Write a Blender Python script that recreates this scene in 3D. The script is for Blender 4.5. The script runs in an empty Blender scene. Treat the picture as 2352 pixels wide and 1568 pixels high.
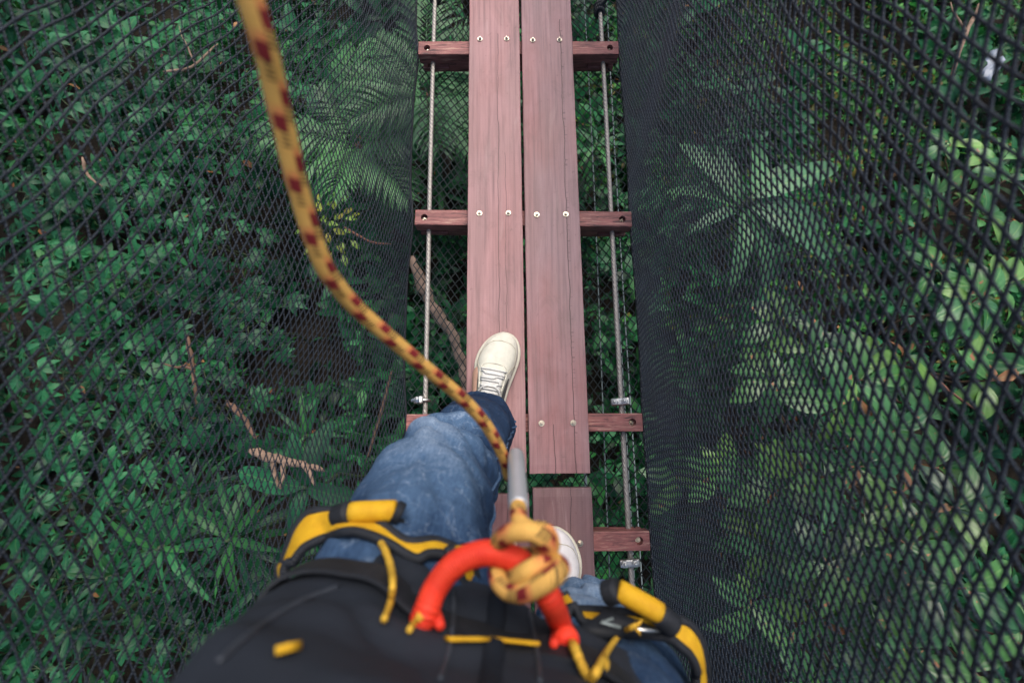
import bpy, bmesh, math, random
import numpy as np
from mathutils import Vector, Matrix, noise
R = math.radians
rng = random.Random(7)
nrg = np.random.default_rng(11)
SC = bpy.context.scene
COL = SC.collection

# ------------------------------------------------------------------ camera, sky, sun, exposure
F_PX, FRAME_W, FRAME_H = 1108.0, 2352.0, 1568.0          # focal length in picture units, picture size
TILT = math.atan(F_PX / 5429.0)                          # the lens looks 11.5 degrees ahead of straight down
ROLL = R(0.64)
CAM = Vector((-0.03, 0.0, 1.25))
cd = bpy.data.cameras.new('camera'); cam = bpy.data.objects.new('camera', cd); COL.objects.link(cam)
cd.sensor_width = 36.0; cd.lens = 36.0 * F_PX / FRAME_W
cam.matrix_world = Matrix.Translation(CAM) @ Matrix.Rotation(TILT, 4, 'X') @ Matrix.Rotation(-ROLL, 4, 'Z')
cd.clip_start = 0.02; cd.clip_end = 400
cd.dof.use_dof = True; cd.dof.focus_distance = 1.3; cd.dof.aperture_fstop = 3.4
SC.camera = cam

SUN_EL, SUN_ROT = 62.0, 20.0
w = bpy.data.worlds.new('World'); SC.world = w; w.use_nodes = True
nt = w.node_tree
sky = nt.nodes.new('ShaderNodeTexSky'); sky.sky_type = 'NISHITA'; sky.sun_disc = False
sky.sun_elevation = R(SUN_EL); sky.sun_rotation = R(SUN_ROT); sky.air_density = 1.0; sky.dust_density = 4.0; sky.ozone_density = 1.0
bg = nt.nodes['Background']; bg.inputs['Strength'].default_value = 0.13
nt.links.new(sky.outputs['Color'], bg.inputs['Color'])
sd = bpy.data.lights.new('sun', 'SUN'); sd.energy = 1.5; sd.angle = R(40); sd.color = (1.0, 0.95, 0.88)
sun = bpy.data.objects.new('sun', sd); COL.objects.link(sun)
sun.rotation_euler = (-R(90 - SUN_EL), 0, -R(SUN_ROT)); sun.location = (0, 3, 8)
SC.view_settings.view_transform = 'Standard'; SC.view_settings.look = 'None'
SC.view_settings.exposure = 0.7; SC.view_settings.gamma = 1.0; SC.view_settings.use_curve_mapping = False
SC.cycles.use_denoising = True
SC.cycles.max_bounces = 4; SC.cycles.diffuse_bounces = 2; SC.cycles.glossy_bounces = 2; SC.cycles.transmission_bounces = 3
SC.cycles.caustics_reflective = False; SC.cycles.caustics_refractive = False

def _ray(u, v):
    a, b = u - FRAME_W/2, FRAME_H/2 - v
    c, s = math.cos(ROLL), math.sin(ROLL)
    a, b = a*c + b*s, -a*s + b*c
    return Vector((a, b*math.cos(TILT) + F_PX*math.sin(TILT), b*math.sin(TILT) - F_PX*math.cos(TILT)))
def at(u, v, d):                                          # survey point: picture position and measured distance
    return CAM + _ray(u, v) * (d / F_PX)
def atz(u, v, z):                                         # survey point at a known height
    r = _ray(u, v); return CAM + r * ((z - CAM.z) / r.z)

# ------------------------------------------------------------------ helpers
def tag(o, label=None, cat=None, group=None, kind=None):
    for k, x in (('label', label), ('category', cat), ('group', group), ('kind', kind)):
        if x: o[k] = x
    return o
def empty(name, loc=(0, 0, 0), rz=0.0, label=None, cat=None, group=None):
    o = bpy.data.objects.new(name, None); COL.objects.link(o)
    o.location = loc; o.rotation_euler = (0, 0, rz); o.empty_display_size = 0.05
    return tag(o, label, cat, group)
def ob(name, me, mat=None, parent=None, m=None):
    o = bpy.data.objects.new(name, me); COL.objects.link(o)
    if mat and not me.materials: me.materials.append(mat)
    if parent is not None: o.parent = parent
    if m is not None: o.matrix_local = m
    return o
class MB:
    def __init__(s): s.v = []; s.f = []; s.uv = []
    def quad_grid(s, rows, closed_u=False, closed_v=False, v0=None, flip=False):
        """rows: list of rings (lists of Vectors); uv u across 0..1, v along in metres"""
        base = len(s.v); n = len(rows[0]); m = len(rows)
        for r in rows: s.v.extend(tuple(p) for p in r)
        d = [0.0]
        for i in range(1, m):
            ca = sum((Vector(p) for p in rows[i]), Vector()) / n; cb = sum((Vector(p) for p in rows[i-1]), Vector()) / n
            d.append(d[-1] + (ca - cb).length)
        for i in range(m if closed_v else m - 1):
            i2 = (i + 1) % m
            for j in range(n if closed_u else n - 1):
                j2 = (j + 1) % n
                q = [base+i*n+j, base+i*n+j2, base+i2*n+j2, base+i2*n+j]
                den = n if closed_u else n - 1
                va, vb = d[i], (d[i+1] if i + 1 < m else d[i] + 0.01)
                t = [(j/den, va), ((j+1)/den, va), ((j+1)/den, vb), (j/den, vb)]
                if flip: q.reverse(); t.reverse()
                s.f.append(q); s.uv.append(t)
        return base, n
    def cap(s, base, n, flip=False):
        q = list(range(base, base+n)); 
        if not flip: q.reverse()
        s.f.append(q); s.uv.append([(0, 0)]*n)
    def tube(s, pts, rad, sides=8, caps=True, closed=False):
        pts = [Vector(p) for p in pts]; m = len(pts)
        rs = rad if isinstance(rad, (list, tuple)) else [rad]*m
        rows = []; up = None
        for i, p in enumerate(pts):
            a = pts[i-1] if (i or closed) else p; b = pts[(i+1) % m] if (i < m-1 or closed) else p
            t = (b - a).normalized()
            if up is None:
                up = Vector((0, 0, 1)) if abs(t.z) < .9 else Vector((1, 0, 0))
            up = (up - t*up.dot(t)).normalized(); sd_ = t.cross(up)
            rows.append([p + (up*math.cos(2*math.pi*k/sides) + sd_*math.sin(2*math.pi*k/sides))*rs[i] for k in range(sides)])
        b, n = s.quad_grid(rows, True, closed, flip=True)
        if caps and not closed:
            s.cap(b, n, True); s.cap(b+(m-1)*n, n, False)
        return s
    def box(s, c, size, rot=None):
        c = Vector(c); hx, hy, hz = (x/2 for x in size); base = len(s.v)
        for z in (-hz, hz):
            for x, y in ((-hx, -hy), (hx, -hy), (hx, hy), (-hx, hy)):
                p = Vector((x, y, z)); p = rot @ p if rot else p
                s.v.append(tuple(c + p))
        for q in ((3, 2, 1, 0), (4, 5, 6, 7), (0, 1, 5, 4), (1, 2, 6, 5), (2, 3, 7, 6), (3, 0, 4, 7)):
            s.f.append([base+k for k in q]); s.uv.append([(0, 0), (1, 0), (1, 1), (0, 1)])
        return s
    def lathe(s, prof, c=(0, 0, 0), rot=None, sides=16):
        """prof: (radius, height) from bottom to top"""
        c = Vector(c); rows = []
        for r, h in prof:
            ring = []
            for k in range(sides):
                p = Vector((r*math.cos(2*math.pi*k/sides), r*math.sin(2*math.pi*k/sides), h)); p = rot @ p if rot else p
                ring.append(c + p)
            rows.append(ring)
        b, n = s.quad_grid(rows, True); s.cap(b, n); s.cap(b+(len(prof)-1)*n, n, True)
        return s
    def mesh(s, name, smooth=True):
        me = bpy.data.meshes.new(name); me.from_pydata(s.v, [], s.f)
        uvl = me.uv_layers.new(name='UVMap'); flat = [c for f in s.uv for t in f for c in t]
        uvl.data.foreach_set('uv', flat)
        if smooth: me.polygons.foreach_set('use_smooth', [True]*len(me.polygons))
        me.update(); return me
    def build(s, name, mat, parent=None, smooth=True, m=None): return ob(name, s.mesh(name, smooth), mat, parent, m)

def spline(pts, n, closed=False):
    """Catmull-Rom through pts (Vectors or tuples), n samples per span"""
    P = [np.array(p, float) for p in pts]; m = len(P); out = []
    for i in range(m if closed else m-1):
        p0 = P[(i-1) % m] if (closed or i) else 2*P[0]-P[1]
        p1 = P[i]; p2 = P[(i+1) % m]
        p3 = P[(i+2) % m] if (closed or i+2 < m) else 2*P[-1]-P[-2]
        for k in range(n):
            t = k/n
            out.append(0.5*((2*p1)+(-p0+p2)*t+(2*p0-5*p1+4*p2-p3)*t*t+(-p0+3*p1-3*p2+p3)*t**3))
    if not closed: out.append(P[-1])
    return out
def bevel_mesh(me, width, seg=2):
    bm = bmesh.new(); bm.from_mesh(me)
    bmesh.ops.bevel(bm, geom=[e for e in bm.edges], offset=width, segments=seg, affect='EDGES', profile=.6)
    bm.to_mesh(me); bm.free(); return me
def fbm(p, o=4): return noise.fractal(Vector(p), 1.0, 2.0, o)

# ------------------------------------------------------------------ node helpers / materials
class NT:
    def __init__(s, name):
        s.m = bpy.data.materials.new(name); s.m.use_nodes = True; s.t = s.m.node_tree
        s.b = s.t.nodes['Principled BSDF']; s.out = s.t.nodes['Material Output']
    def n(s, typ, **kw):
        x = s.t.nodes.new('ShaderNode'+typ)
        for k, v in kw.items(): setattr(x, k, v)
        return x
    def l(s, a, b): s.t.links.new(a, b)
    def val(s, x, sock):
        if isinstance(x, (int, float)): sock.default_value = x
        elif isinstance(x, (tuple, list)): sock.default_value = tuple(x) + ((1.0,) if len(x) == 3 and sock.type == 'RGBA' else ())
        else: s.l(x, sock)
    def math(s, op, a, b=0.0, c=0.0, clamp=False):
        x = s.n('Math', operation=op, use_clamp=clamp); s.val(a, x.inputs[0]); s.val(b, x.inputs[1]); s.val(c, x.inputs[2]); return x.outputs[0]
    def mix(s, f, a, b, blend='MIX'):
        x = s.n('Mix', data_type='RGBA', blend_type=blend); s.val(f, x.inputs[0]); s.val(a, x.inputs[6]); s.val(b, x.inputs[7]); return x.outputs[2]
    def ramp(s, f, stops):
        x = s.n('ValToRGB'); e = x.color_ramp.elements
        while len(e) < len(stops): e.new(0.5)
        for i, (p, c) in enumerate(stops):
            e[i].position = p; c = (c, c, c) if isinstance(c, (int, float)) else c; e[i].color = (*c, 1)
        s.val(f, x.inputs[0]); return x.outputs[0]
    def coord(s, which='Object', scale=(1, 1, 1), loc=(0, 0, 0)):
        c = s.n('TexCoord'); mp = s.n('Mapping'); mp.inputs['Scale'].default_value = scale; mp.inputs['Location'].default_value = loc
        s.l(c.outputs[which], mp.inputs[0]); return mp.outputs[0]
    def noise(s, vec, scale=5, detail=4, rough=.55, dist=0):
        x = s.n('TexNoise'); s.l(vec, x.inputs['Vector']); x.inputs['Scale'].default_value = scale
        x.inputs['Detail'].default_value = detail; x.inputs['Roughness'].default_value = rough; x.inputs['Distortion'].default_value = dist
        return x.outputs['Fac']
    def sep(s, vec): x = s.n('SeparateXYZ'); s.l(vec, x.inputs[0]); return x.outputs
    def bump(s, h, strength=.3, dist=.002):
        x = s.n('Bump'); x.inputs['Strength'].default_value = strength; x.inputs['Distance'].default_value = dist
        s.val(h, x.inputs['Height']); s.l(x.outputs[0], s.b.inputs['Normal']); return x.outputs[0]
    def set(s, **kw):
        for k, v in kw.items(): s.val(v, s.b.inputs[k.replace('_', ' ')])
        return s
def island_random(t):
    g = t.n('NewGeometry'); o = t.n('ObjectInfo')
    return t.math('FRACT', t.math('ADD', g.outputs['Random Per Island'], o.outputs['Random']))

def leaf_mat(name, cols, rough=.42, vein=.35, spots=None, translucent=.22, spec=.5):
    t = NT(name); rnd = island_random(t)
    stops = [((i+.5)/len(cols), c) for i, c in enumerate(cols)]
    c = t.ramp(rnd, stops)
    uv = t.coord('UV'); x, y, _ = t.sep(uv)
    ax = t.math('ABSOLUTE', t.math('SUBTRACT', x, .5))
    rib = t.math('LESS_THAN', ax, .035)
    c = t.mix(t.math('MULTIPLY', rib, vein), c, (.16, .30, .12))
    vy = t.math('SINE', t.math('SUBTRACT', t.math('MULTIPLY', y, 60), t.math('MULTIPLY', ax, 22)))
    ob_ = t.coord('Object')
    nz = t.noise(ob_, 9, 3)
    c = t.mix(1.0, c, t.ramp(nz, [(.25, .62), (.75, 1.25)]), 'MULTIPLY')
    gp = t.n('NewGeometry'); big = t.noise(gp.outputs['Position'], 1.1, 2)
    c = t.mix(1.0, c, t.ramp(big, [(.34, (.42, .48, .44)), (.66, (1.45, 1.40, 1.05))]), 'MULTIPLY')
    if spots:
        o = t.n('ObjectInfo'); v = t.n('VectorMath', operation='ADD'); t.l(ob_, v.inputs[0]); t.l(o.outputs['Random'], v.inputs[1])
        sp = t.noise(v.outputs[0], spots[1], 3, .6)
        c = t.mix(t.ramp(sp, [(spots[2], 0.0), (spots[2]+.05, 1.0)]), c, spots[0])
    t.set(Base_Color=c, Roughness=t.math('ADD', rough, t.math('MULTIPLY', t.math('SUBTRACT', nz, .5), .3)), Specular_IOR_Level=spec)
    t.bump(t.math('ADD', t.math('MULTIPLY', vy, .3), t.math('MULTIPLY', rib, -1.0)), .35, .004)
    if translucent:
        tr = t.n('BsdfTranslucent'); t.l(t.mix(1.0, c, (1.2, 1.5, .6), 'MULTIPLY'), tr.inputs[0])
        mx = t.n('MixShader'); mx.inputs[0].default_value = translucent
        t.l(t.b.outputs[0], mx.inputs[1]); t.l(tr.outputs[0], mx.inputs[2]); t.l(mx.outputs[0], t.out.inputs[0])
    return t.m
def plain(name, col, rough=.6, metal=0.0, nscale=40, nvar=.25, bump=.0, bscale=200, spec=.5, bdist=.001):
    t = NT(name); o = t.coord('Object'); nz = t.noise(o, nscale, 4)
    t.set(Base_Color=t.mix(1.0, col, t.ramp(nz, [(.25, 1-nvar), (.75, 1+nvar)]), 'MULTIPLY'), Roughness=rough, Metallic=metal, Specular_IOR_Level=spec)
    if bump: t.bump(t.noise(o, bscale, 3), bump, bdist)
    return t.m

def plank_mat(name, c_worn, c_stain, c_grey, grey_amt, crack_x):
    t = NT(name); o = t.coord('Object'); oi = t.n('ObjectInfo')
    off = t.n('VectorMath', operation='MULTIPLY_ADD'); 
    cmb = t.n('CombineXYZ'); t.l(oi.outputs['Random'], cmb.inputs[1]); sc_ = t.n('VectorMath', operation='SCALE'); t.l(cmb.outputs[0], sc_.inputs[0]); sc_.inputs['Scale'].default_value = 17
    ad = t.n('VectorMath', operation='ADD'); t.l(o, ad.inputs[0]); t.l(sc_.outputs[0], ad.inputs[1])
    def mp(scale):
        m = t.n('Mapping'); m.inputs['Scale'].default_value = scale; t.l(ad.outputs[0], m.inputs[0]); return m.outputs[0]
    t.t.nodes.remove(off)
    grain = t.noise(mp((120, 4, 120)), 1.0, 6, .6, .3)
    fine = t.noise(mp((420, 9, 300)), 1.0, 3, .6)
    patch = t.noise(mp((9, 5, 9)), 1.0, 5, .6, .6)
    big = t.noise(mp((5, 1.6, 5)), 1.0, 3)
    c = t.mix(t.ramp(patch, [(.35, 0), (.62, 1)]), c_worn, c_stain)
    c = t.mix(t.math('MULTIPLY', t.ramp(big, [(.35, 0), (.6, 1)]), grey_amt), c, c_grey)
    c = t.mix(1.0, c, t.ramp(grain, [(.3, .70), (.5, 1.0), (.75, 1.16)]), 'MULTIPLY')
    streak = t.ramp(t.noise(mp((90, 1.6, 90)), 1.0, 4, .55, .2), [(.63, 0), (.69, 1)])
    c = t.mix(t.math('MULTIPLY', streak, .32), c, (.07, .035, .035))
    scuff = t.ramp(t.noise(mp((55, 38, 55)), 1.0, 5, .7), [(.62, 0), (.72, 1)])
    c = t.mix(t.math('MULTIPLY', scuff, .45), c, (.09, .045, .042))
    mud = t.ramp(t.noise(mp((14, 6, 14)), 1.0, 6, .7, .8), [(.55, 0), (.70, 1)])
    c = t.mix(t.math('MULTIPLY', mud, .38), c, (.13, .085, .08))
    pale = t.ramp(t.noise(mp((30, 3.5, 30)), 1.0, 5, .65, .5), [(.58, 0), (.72, 1)])
    c = t.mix(t.math('MULTIPLY', pale, .30), c, (.52, .36, .35))
    trk = t.ramp(t.noise(mp((22, 1.4, 22)), 1.0, 4, .6, .4), [(.45, 0), (.62, 1)])
    c = t.mix(t.math('MULTIPLY', trk, .22), c, (.17, .10, .10))
    x, y, z = t.sep(o)
    saw = t.math('SINE', t.math('MULTIPLY', y, 1150))
    c = t.mix(1.0, c, t.ramp(t.math('MULTIPLY_ADD', saw, .5, .5), [(0, .985), (1, 1.01)]), 'MULTIPLY')
    h = t.math('ADD', t.math('MULTIPLY', grain, .6), t.math('ADD', t.math('MULTIPLY', fine, .4), t.math('MULTIPLY', saw, .02)))
    # drying cracks that run with the grain; one long one has short cross checks
    for k, (cx, wdt, lad, y0, y1) in enumerate(crack_x):
        wob = t.noise(t.coord('Object', (0.001, 2.2, .001), (0, 3.7*k, 0)), 3.0, 4, .6)
        line = t.math('SUBTRACT', x, t.math('MULTIPLY_ADD', wob, .018, cx-.009))
        m_ = t.math('LESS_THAN', t.math('ABSOLUTE', line), t.math('MULTIPLY', wdt, t.math('ADD', wob, .5)))
        if lad:
            tick = t.math('LESS_THAN', t.math('FRACT', t.math('MULTIPLY_ADD', t.noise(t.coord('Object', (0, 6, 0)), 3, 2), 9, t.math('MULTIPLY', y, 42))), .10)
            side = t.math('MULTIPLY', t.math('GREATER_THAN', line, 0), t.math('LESS_THAN', line, .0075))
            m_ = t.math('MAXIMUM', m_, t.math('MULTIPLY', t.math('MULTIPLY', tick, side), .45))
        rangem = t.math('MULTIPLY', t.math('GREATER_THAN', y, y0), t.math('LESS_THAN', y, y1))
        m_ = t.math('MULTIPLY', m_, rangem)
        c = t.mix(t.math('MULTIPLY', m_, .75), c, (.02, .013, .014)); h = t.math('SUBTRACT', h, t.math('MULTIPLY', m_, 1.2))
    t.set(Base_Color=c, Roughness=t.ramp(patch, [(.3, .62), (.7, .45)]), Specular_IOR_Level=.4)
    t.bump(h, .55, .0015); return t.m
def beam_mat():
    t = NT('beam_wood'); o = t.coord('Object'); oi = t.n('ObjectInfo')
    ad = t.n('VectorMath', operation='ADD'); t.l(o, ad.inputs[0]); sc_ = t.math('MULTIPLY', oi.outputs['Random'], 31.0); t.l(sc_, ad.inputs[1])
    def mp(scale):
        m = t.n('Mapping'); m.inputs['Scale'].default_value = scale; t.l(ad.outputs[0], m.inputs[0]); return m.outputs[0]
    g = t.noise(mp((16, 170, 170)), 1.0, 6, .65, .4); p = t.noise(mp((20, 40, 40)), 1.0, 4)
    c = t.mix(t.ramp(p, [(.3, 0), (.65, 1)]), (.34, .125, .115), (.20, .075, .072))
    c = t.mix(t.ramp(g, [(.55, 0), (.66, .8)]), c, (.50, .29, .23))
    c = t.mix(t.ramp(g, [(.36, .9), (.46, 0)]), c, (.035, .022, .025))
    t.set(Base_Color=c, Roughness=.55, Specular_IOR_Level=.4); t.bump(g, .6, .002); return t.m
def rope_mat():
    """kernmantle sheath: straw yellow with red bands and black tracer checks, laid out along the rope's own length"""
    t = NT('rope_sheath'); uv = t.coord('UV'); u, v, _ = t.sep(uv)
    u2 = t.math('FRACT', t.math('MULTIPLY_ADD', u, 2.0, .42)); ob_ = t.coord('Object'); wob = t.noise(ob_, 60, 2)
    ph = t.math('FRACT', t.math('ADD', t.math('MULTIPLY', v, 29.0), t.math('MULTIPLY', u, .4)))
    base = t.mix(t.noise(ob_, 120, 3), (.62, .34, .075), (.76, .44, .12))
    red = t.ramp(ph, [(.0, 0), (.03, 1), (.28, .8), (.42, 0)])
    c = t.mix(t.math('MULTIPLY', red, t.ramp(t.math('ABSOLUTE', t.math('SUBTRACT', u2, .55)), [(.28, .85), (.45, .35)])), base, (.62, .13, .065))
    dr = t.math('MULTIPLY', t.math('MULTIPLY', t.math('LESS_THAN', ph, .24), t.math('GREATER_THAN', ph, .0)), t.math('LESS_THAN', t.math('ABSOLUTE', t.math('SUBTRACT', u2, .42)), .36))
    c = t.mix(t.math('MULTIPLY', dr, .95), c, (.17, .006, .016))
    ph2 = t.math('FRACT', t.math('ADD', ph, .26))
    bz = t.math('MULTIPLY', t.math('LESS_THAN', ph2, .27), t.math('LESS_THAN', t.math('ABSOLUTE', t.math('SUBTRACT', u2, .60)), .42))
    hat = t.math('GREATER_THAN', t.math('SINE', t.math('ADD', t.math('MULTIPLY', v, 2400), t.math('MULTIPLY', u, 30))), -.2)
    c = t.mix(t.math('MULTIPLY', t.math('MULTIPLY', bz, hat), .85), c, (.03, .022, .012))
    br = t.math('MULTIPLY', t.math('SINE', t.math('ADD', t.math('MULTIPLY', v, 1900), t.math('MULTIPLY', u, 88))), t.math('SINE', t.math('SUBTRACT', t.math('MULTIPLY', v, 1900), t.math('MULTIPLY', u, 88))))
    c = t.mix(1.0, c, t.ramp(t.math('MULTIPLY_ADD', br, .5, .5), [(0, .82), (1, 1.08)]), 'MULTIPLY')
    t.set(Base_Color=c, Roughness=.75, Specular_IOR_Level=.25); t.bump(t.math('ADD', br, wob), .4, .0012); return t.m
def weave_mat(name, col, dark, scale=900, rough=.7):
    t = NT(name); uv = t.coord('UV'); u, v, _ = t.sep(uv); ob_ = t.coord('Object')
    wv = t.math('SINE', t.math('MULTIPLY', v, scale)); nz = t.noise(ob_, 70, 4)
    c = t.mix(t.ramp(nz, [(.3, 0), (.7, 1)]), dark, col)
    c = t.mix(1.0, c, t.ramp(t.math('MULTIPLY_ADD', wv, .5, .5), [(0, .8), (1, 1.06)]), 'MULTIPLY')
    t.set(Base_Color=c, Roughness=rough, Specular_IOR_Level=.3); t.bump(t.math('ADD', wv, nz), .4, .001); return t.m
def denim_mat():
    t = NT('denim'); ob_ = t.coord('Object'); uv = t.coord('UV'); u, v, _ = t.sep(uv)
    at_ = t.n('Attribute', attribute_name='fade'); fade = at_.outputs['Fac']
    n1 = t.noise(t.coord('Object', (1, 1, 1)), 85, 5, .7); n2 = t.noise(t.coord('UV', (160, 60, 1)), 1.0, 5, .6, .4); thr = t.noise(t.coord('UV', (700, 420, 1)), 1.0, 2, .6)
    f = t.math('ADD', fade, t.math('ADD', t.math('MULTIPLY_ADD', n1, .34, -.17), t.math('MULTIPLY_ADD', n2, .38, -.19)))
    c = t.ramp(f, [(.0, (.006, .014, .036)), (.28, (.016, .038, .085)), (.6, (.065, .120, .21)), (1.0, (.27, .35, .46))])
    cr = t.ramp(t.noise(t.coord('Object', (1, 1, 1.6)), 16, 3, .5, 1.6), [(.488, 0), (.5, 1), (.512, 0)])
    c = t.mix(t.math('MULTIPLY', t.math('MULTIPLY', cr, fade), .50), c, (.42, .50, .60))
    c = t.mix(1.0, c, t.ramp(thr, [(.3, .72), (.7, 1.3)]), 'MULTIPLY')
    t.set(Base_Color=c, Roughness=.85, Specular_IOR_Level=.2)
    t.bump(t.math('ADD', t.math('MULTIPLY', thr, .35), n1), .35, .002); return t.m
def net_mat(name, col):
    t = NT(name); uv = t.coord('UV'); u, v, _ = t.sep(uv)
    br = t.math('SINE', t.math('ADD', t.math('MULTIPLY', v, 1500), t.math('MULTIPLY', u, 12.566)))
    nz = t.noise(t.coord('Object'), 14, 3)
    c = t.mix(1.0, col, t.ramp(t.math('MULTIPLY_ADD', br, .5, .5), [(0, .45), (1, 1.35)]), 'MULTIPLY')
    c = t.mix(1.0, c, t.ramp(nz, [(.3, .75), (.7, 1.2)]), 'MULTIPLY')
    t.set(Base_Color=c, Roughness=.55, Specular_IOR_Level=.5); t.bump(br, .7, .0012); return t.m

M = {}
M['plank_l'] = plank_mat('plank_wood_pink', (.42, .215, .212), (.32, .138, .134), (.33, .225, .23), .4, [(.010, .0007, 0, -.75, .30), (.030, .0005, 0, -.62, -.1)])
M['plank_r'] = plank_mat('plank_wood_grey', (.36, .190, .195), (.275, .115, .114), (.27, .205, .22), .5, [(.040, .0010, 1, -1.2, .35), (-.012, .0009, 0, -2.0, -.87)])
M['plank_shaded'] = plank_mat('plank_wood_shaded', (.22, .10, .10), (.15, .058, .060), (.17, .115, .125), .7, [(.02, .0008, 0, -1, 1)])  # rear planks: the person's shade is put into this darker wood colour
M['beam'] = beam_mat()
M['steel'] = plain('galvanised_steel', (.62, .62, .60), .38, 1.0, 60, .2, .3, 300)
M['cable'] = plain('wire_rope_steel', (.36, .335, .31), .55, .55, 120, .3, .2, 500)
M['brass'] = plain('zinc_yellow_bolt', (.60, .54, .44), .38, 1.0, 80, .3, .2, 400)
M['wire'] = plain('thin_wire', (.20, .24, .24), .6, .3, 30, .3)
M['net'] = net_mat('black_twine', (.0165, .0250, .0390))
M['floor_net'] = net_mat('dark_green_twine', (.016, .026, .030))
M['black_rope'] = net_mat('black_rope', (.016, .019, .026))
M['rope'] = rope_mat()
M['sleeve'] = plain('aluminium_sleeve', (.50, .51, .54), .42, .55, 40, .08)
M['red'] = weave_mat('red_webbing', (.80, .055, .022), (.70, .035, .016), 2600, .6)
M['yellow'] = weave_mat('yellow_webbing', (.74, .43, .018), (.60, .31, .012), 5200, .65)
M['ycord'] = weave_mat('yellow_elastic', (.72, .45, .05), (.50, .26, .02), 2000, .75)
M['black_web'] = weave_mat('black_webbing', (.018, .021, .028), (.010, .012, .016), 2200, .65)
M['black_plastic'] = plain('black_buckle_plastic', (.012, .014, .018), .6, spec=.2)
M['jacket'] = plain('black_softshell', (.0145, .0185, .027), .8, 0, 9, .3, .4, 220, .3)
M['seam_black'] = plain('jacket_seam', (.030, .036, .047), .6)
M['zip'] = plain('zip_tape', (.010, .013, .019), .85, spec=.15)
M['denim'] = denim_mat()
M['thread'] = plain('seam_thread', (.55, .45, .32), .8)
M['shoe'] = plain('off_white_leather', (.66, .64, .54), .6, 0, 45, .13, .5, 260)
M['shoe_white'] = plain('white_leather', (.70, .67, .67), .6, 0, 45, .12, .5, 260)
M['sole'] = plain('cream_rubber', (.66, .62, .50), .6, 0, 60, .08)
M['seam'] = plain('beige_seam', (.42, .38, .29), .8)
M['lace'] = weave_mat('white_lace', (.82, .81, .77), (.74, .73, .69), 3000)
M['grey_stripe'] = plain('dark_grey_suede', (.085, .095, .09), .8)
M['skin'] = plain('skin', (.52, .31, .22), .5, 0, 30, .1)
M['hair'] = plain('dark_hair', (.012, .009, .008), .5, 0, 90, .4, .6, 300)
M['soil'] = plain('forest_soil', (.018, .014, .010), .95, 0, 6, .6, .8, 25, .2, .03)
M['bark'] = plain('pale_bark', (.25, .165, .115), .8, 0, 26, .5, .6, 60, .3, .006)
M['bark_dark'] = plain('brown_bark', (.13, .075, .05), .85, 0, 20, .4, .6, 60, .3, .006)
M['stem'] = plain('green_stem', (.05, .075, .03), .6, 0, 20, .3)
M['twig'] = plain('red_brown_twig', (.13, .05, .03), .8, 0, 30, .4)
G = lambda r, g, b: (r, g, b)
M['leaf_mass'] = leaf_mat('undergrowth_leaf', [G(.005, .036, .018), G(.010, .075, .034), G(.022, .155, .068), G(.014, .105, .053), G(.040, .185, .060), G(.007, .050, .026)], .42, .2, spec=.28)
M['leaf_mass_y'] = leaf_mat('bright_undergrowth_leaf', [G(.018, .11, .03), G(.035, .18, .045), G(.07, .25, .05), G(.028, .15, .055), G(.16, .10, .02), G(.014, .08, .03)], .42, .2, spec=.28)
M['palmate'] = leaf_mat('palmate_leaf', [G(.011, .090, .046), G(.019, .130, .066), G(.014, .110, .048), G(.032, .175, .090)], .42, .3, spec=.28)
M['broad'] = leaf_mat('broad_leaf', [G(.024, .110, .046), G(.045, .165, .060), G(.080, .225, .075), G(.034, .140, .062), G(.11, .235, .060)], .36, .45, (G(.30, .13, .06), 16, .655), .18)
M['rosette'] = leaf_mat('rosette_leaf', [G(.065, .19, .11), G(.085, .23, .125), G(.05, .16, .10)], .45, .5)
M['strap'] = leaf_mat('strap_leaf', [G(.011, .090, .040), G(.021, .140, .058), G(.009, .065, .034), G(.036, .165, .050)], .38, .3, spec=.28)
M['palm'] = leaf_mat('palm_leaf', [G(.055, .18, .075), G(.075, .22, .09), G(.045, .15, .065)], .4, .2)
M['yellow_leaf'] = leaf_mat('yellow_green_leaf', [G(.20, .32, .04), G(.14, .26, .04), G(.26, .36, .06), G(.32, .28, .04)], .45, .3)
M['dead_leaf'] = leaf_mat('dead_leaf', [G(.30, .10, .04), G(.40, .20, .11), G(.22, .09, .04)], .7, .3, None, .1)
M['plastic'] = plain('pale_plastic', (.26, .30, .37), .4, 0, 30, .2)

# ------------------------------------------------------------------ the ground
def ground_h(x, y): return -3.45 + .28*noise.noise(Vector((x*.45, y*.45, 3.1))) + .10*noise.noise(Vector((x*1.7, y*1.7, 8.2)))
mb = MB(); n_ = 70
def gpos(i, lo, hi): 
    t = (i/n_)*2-1; return (lo+hi)/2 + (hi-lo)/2*(t*.25 + .75*t**5)
mb.quad_grid([[Vector((gpos(i, -60, 60), gpos(j, -60, 60), ground_h(gpos(i, -60, 60), gpos(j, -60, 60)))) for i in range(n_+1)] for j in range(n_+1)])
tag(mb.build('ground', M['soil']), 'dark forest floor far below the bridge', None, None, 'structure')

# ------------------------------------------------------------------ the bridge: planks, crossbeams, wire ropes
bridge = empty('plank_footbridge', (0, 0, -.03), 0, 'narrow suspended footbridge of red-brown planks bolted to short crossbeams', 'footbridge')
bridge.matrix_world = Matrix.Identity(4)

def bolt_mesh(r=.0078, stud=True):
    b = MB(); b.lathe([(r, 0), (r, .0012), (r*.93, .0016)], sides=18)
    b.lathe([(r*.66, .0015), (r*.66, .0050), (r*.52, .0058)], sides=6)
    b.lathe([(r*.36, .0055), (r*.36, .0085), (r*.26, .0092)], sides=10)
    return b.mesh('bolt', False)
BOLT = bolt_mesh(); BOLT.materials.append(M['brass'])
BOLT_END = bolt_mesh(.0068); BOLT_END.materials.append(M['brass'])

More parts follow.
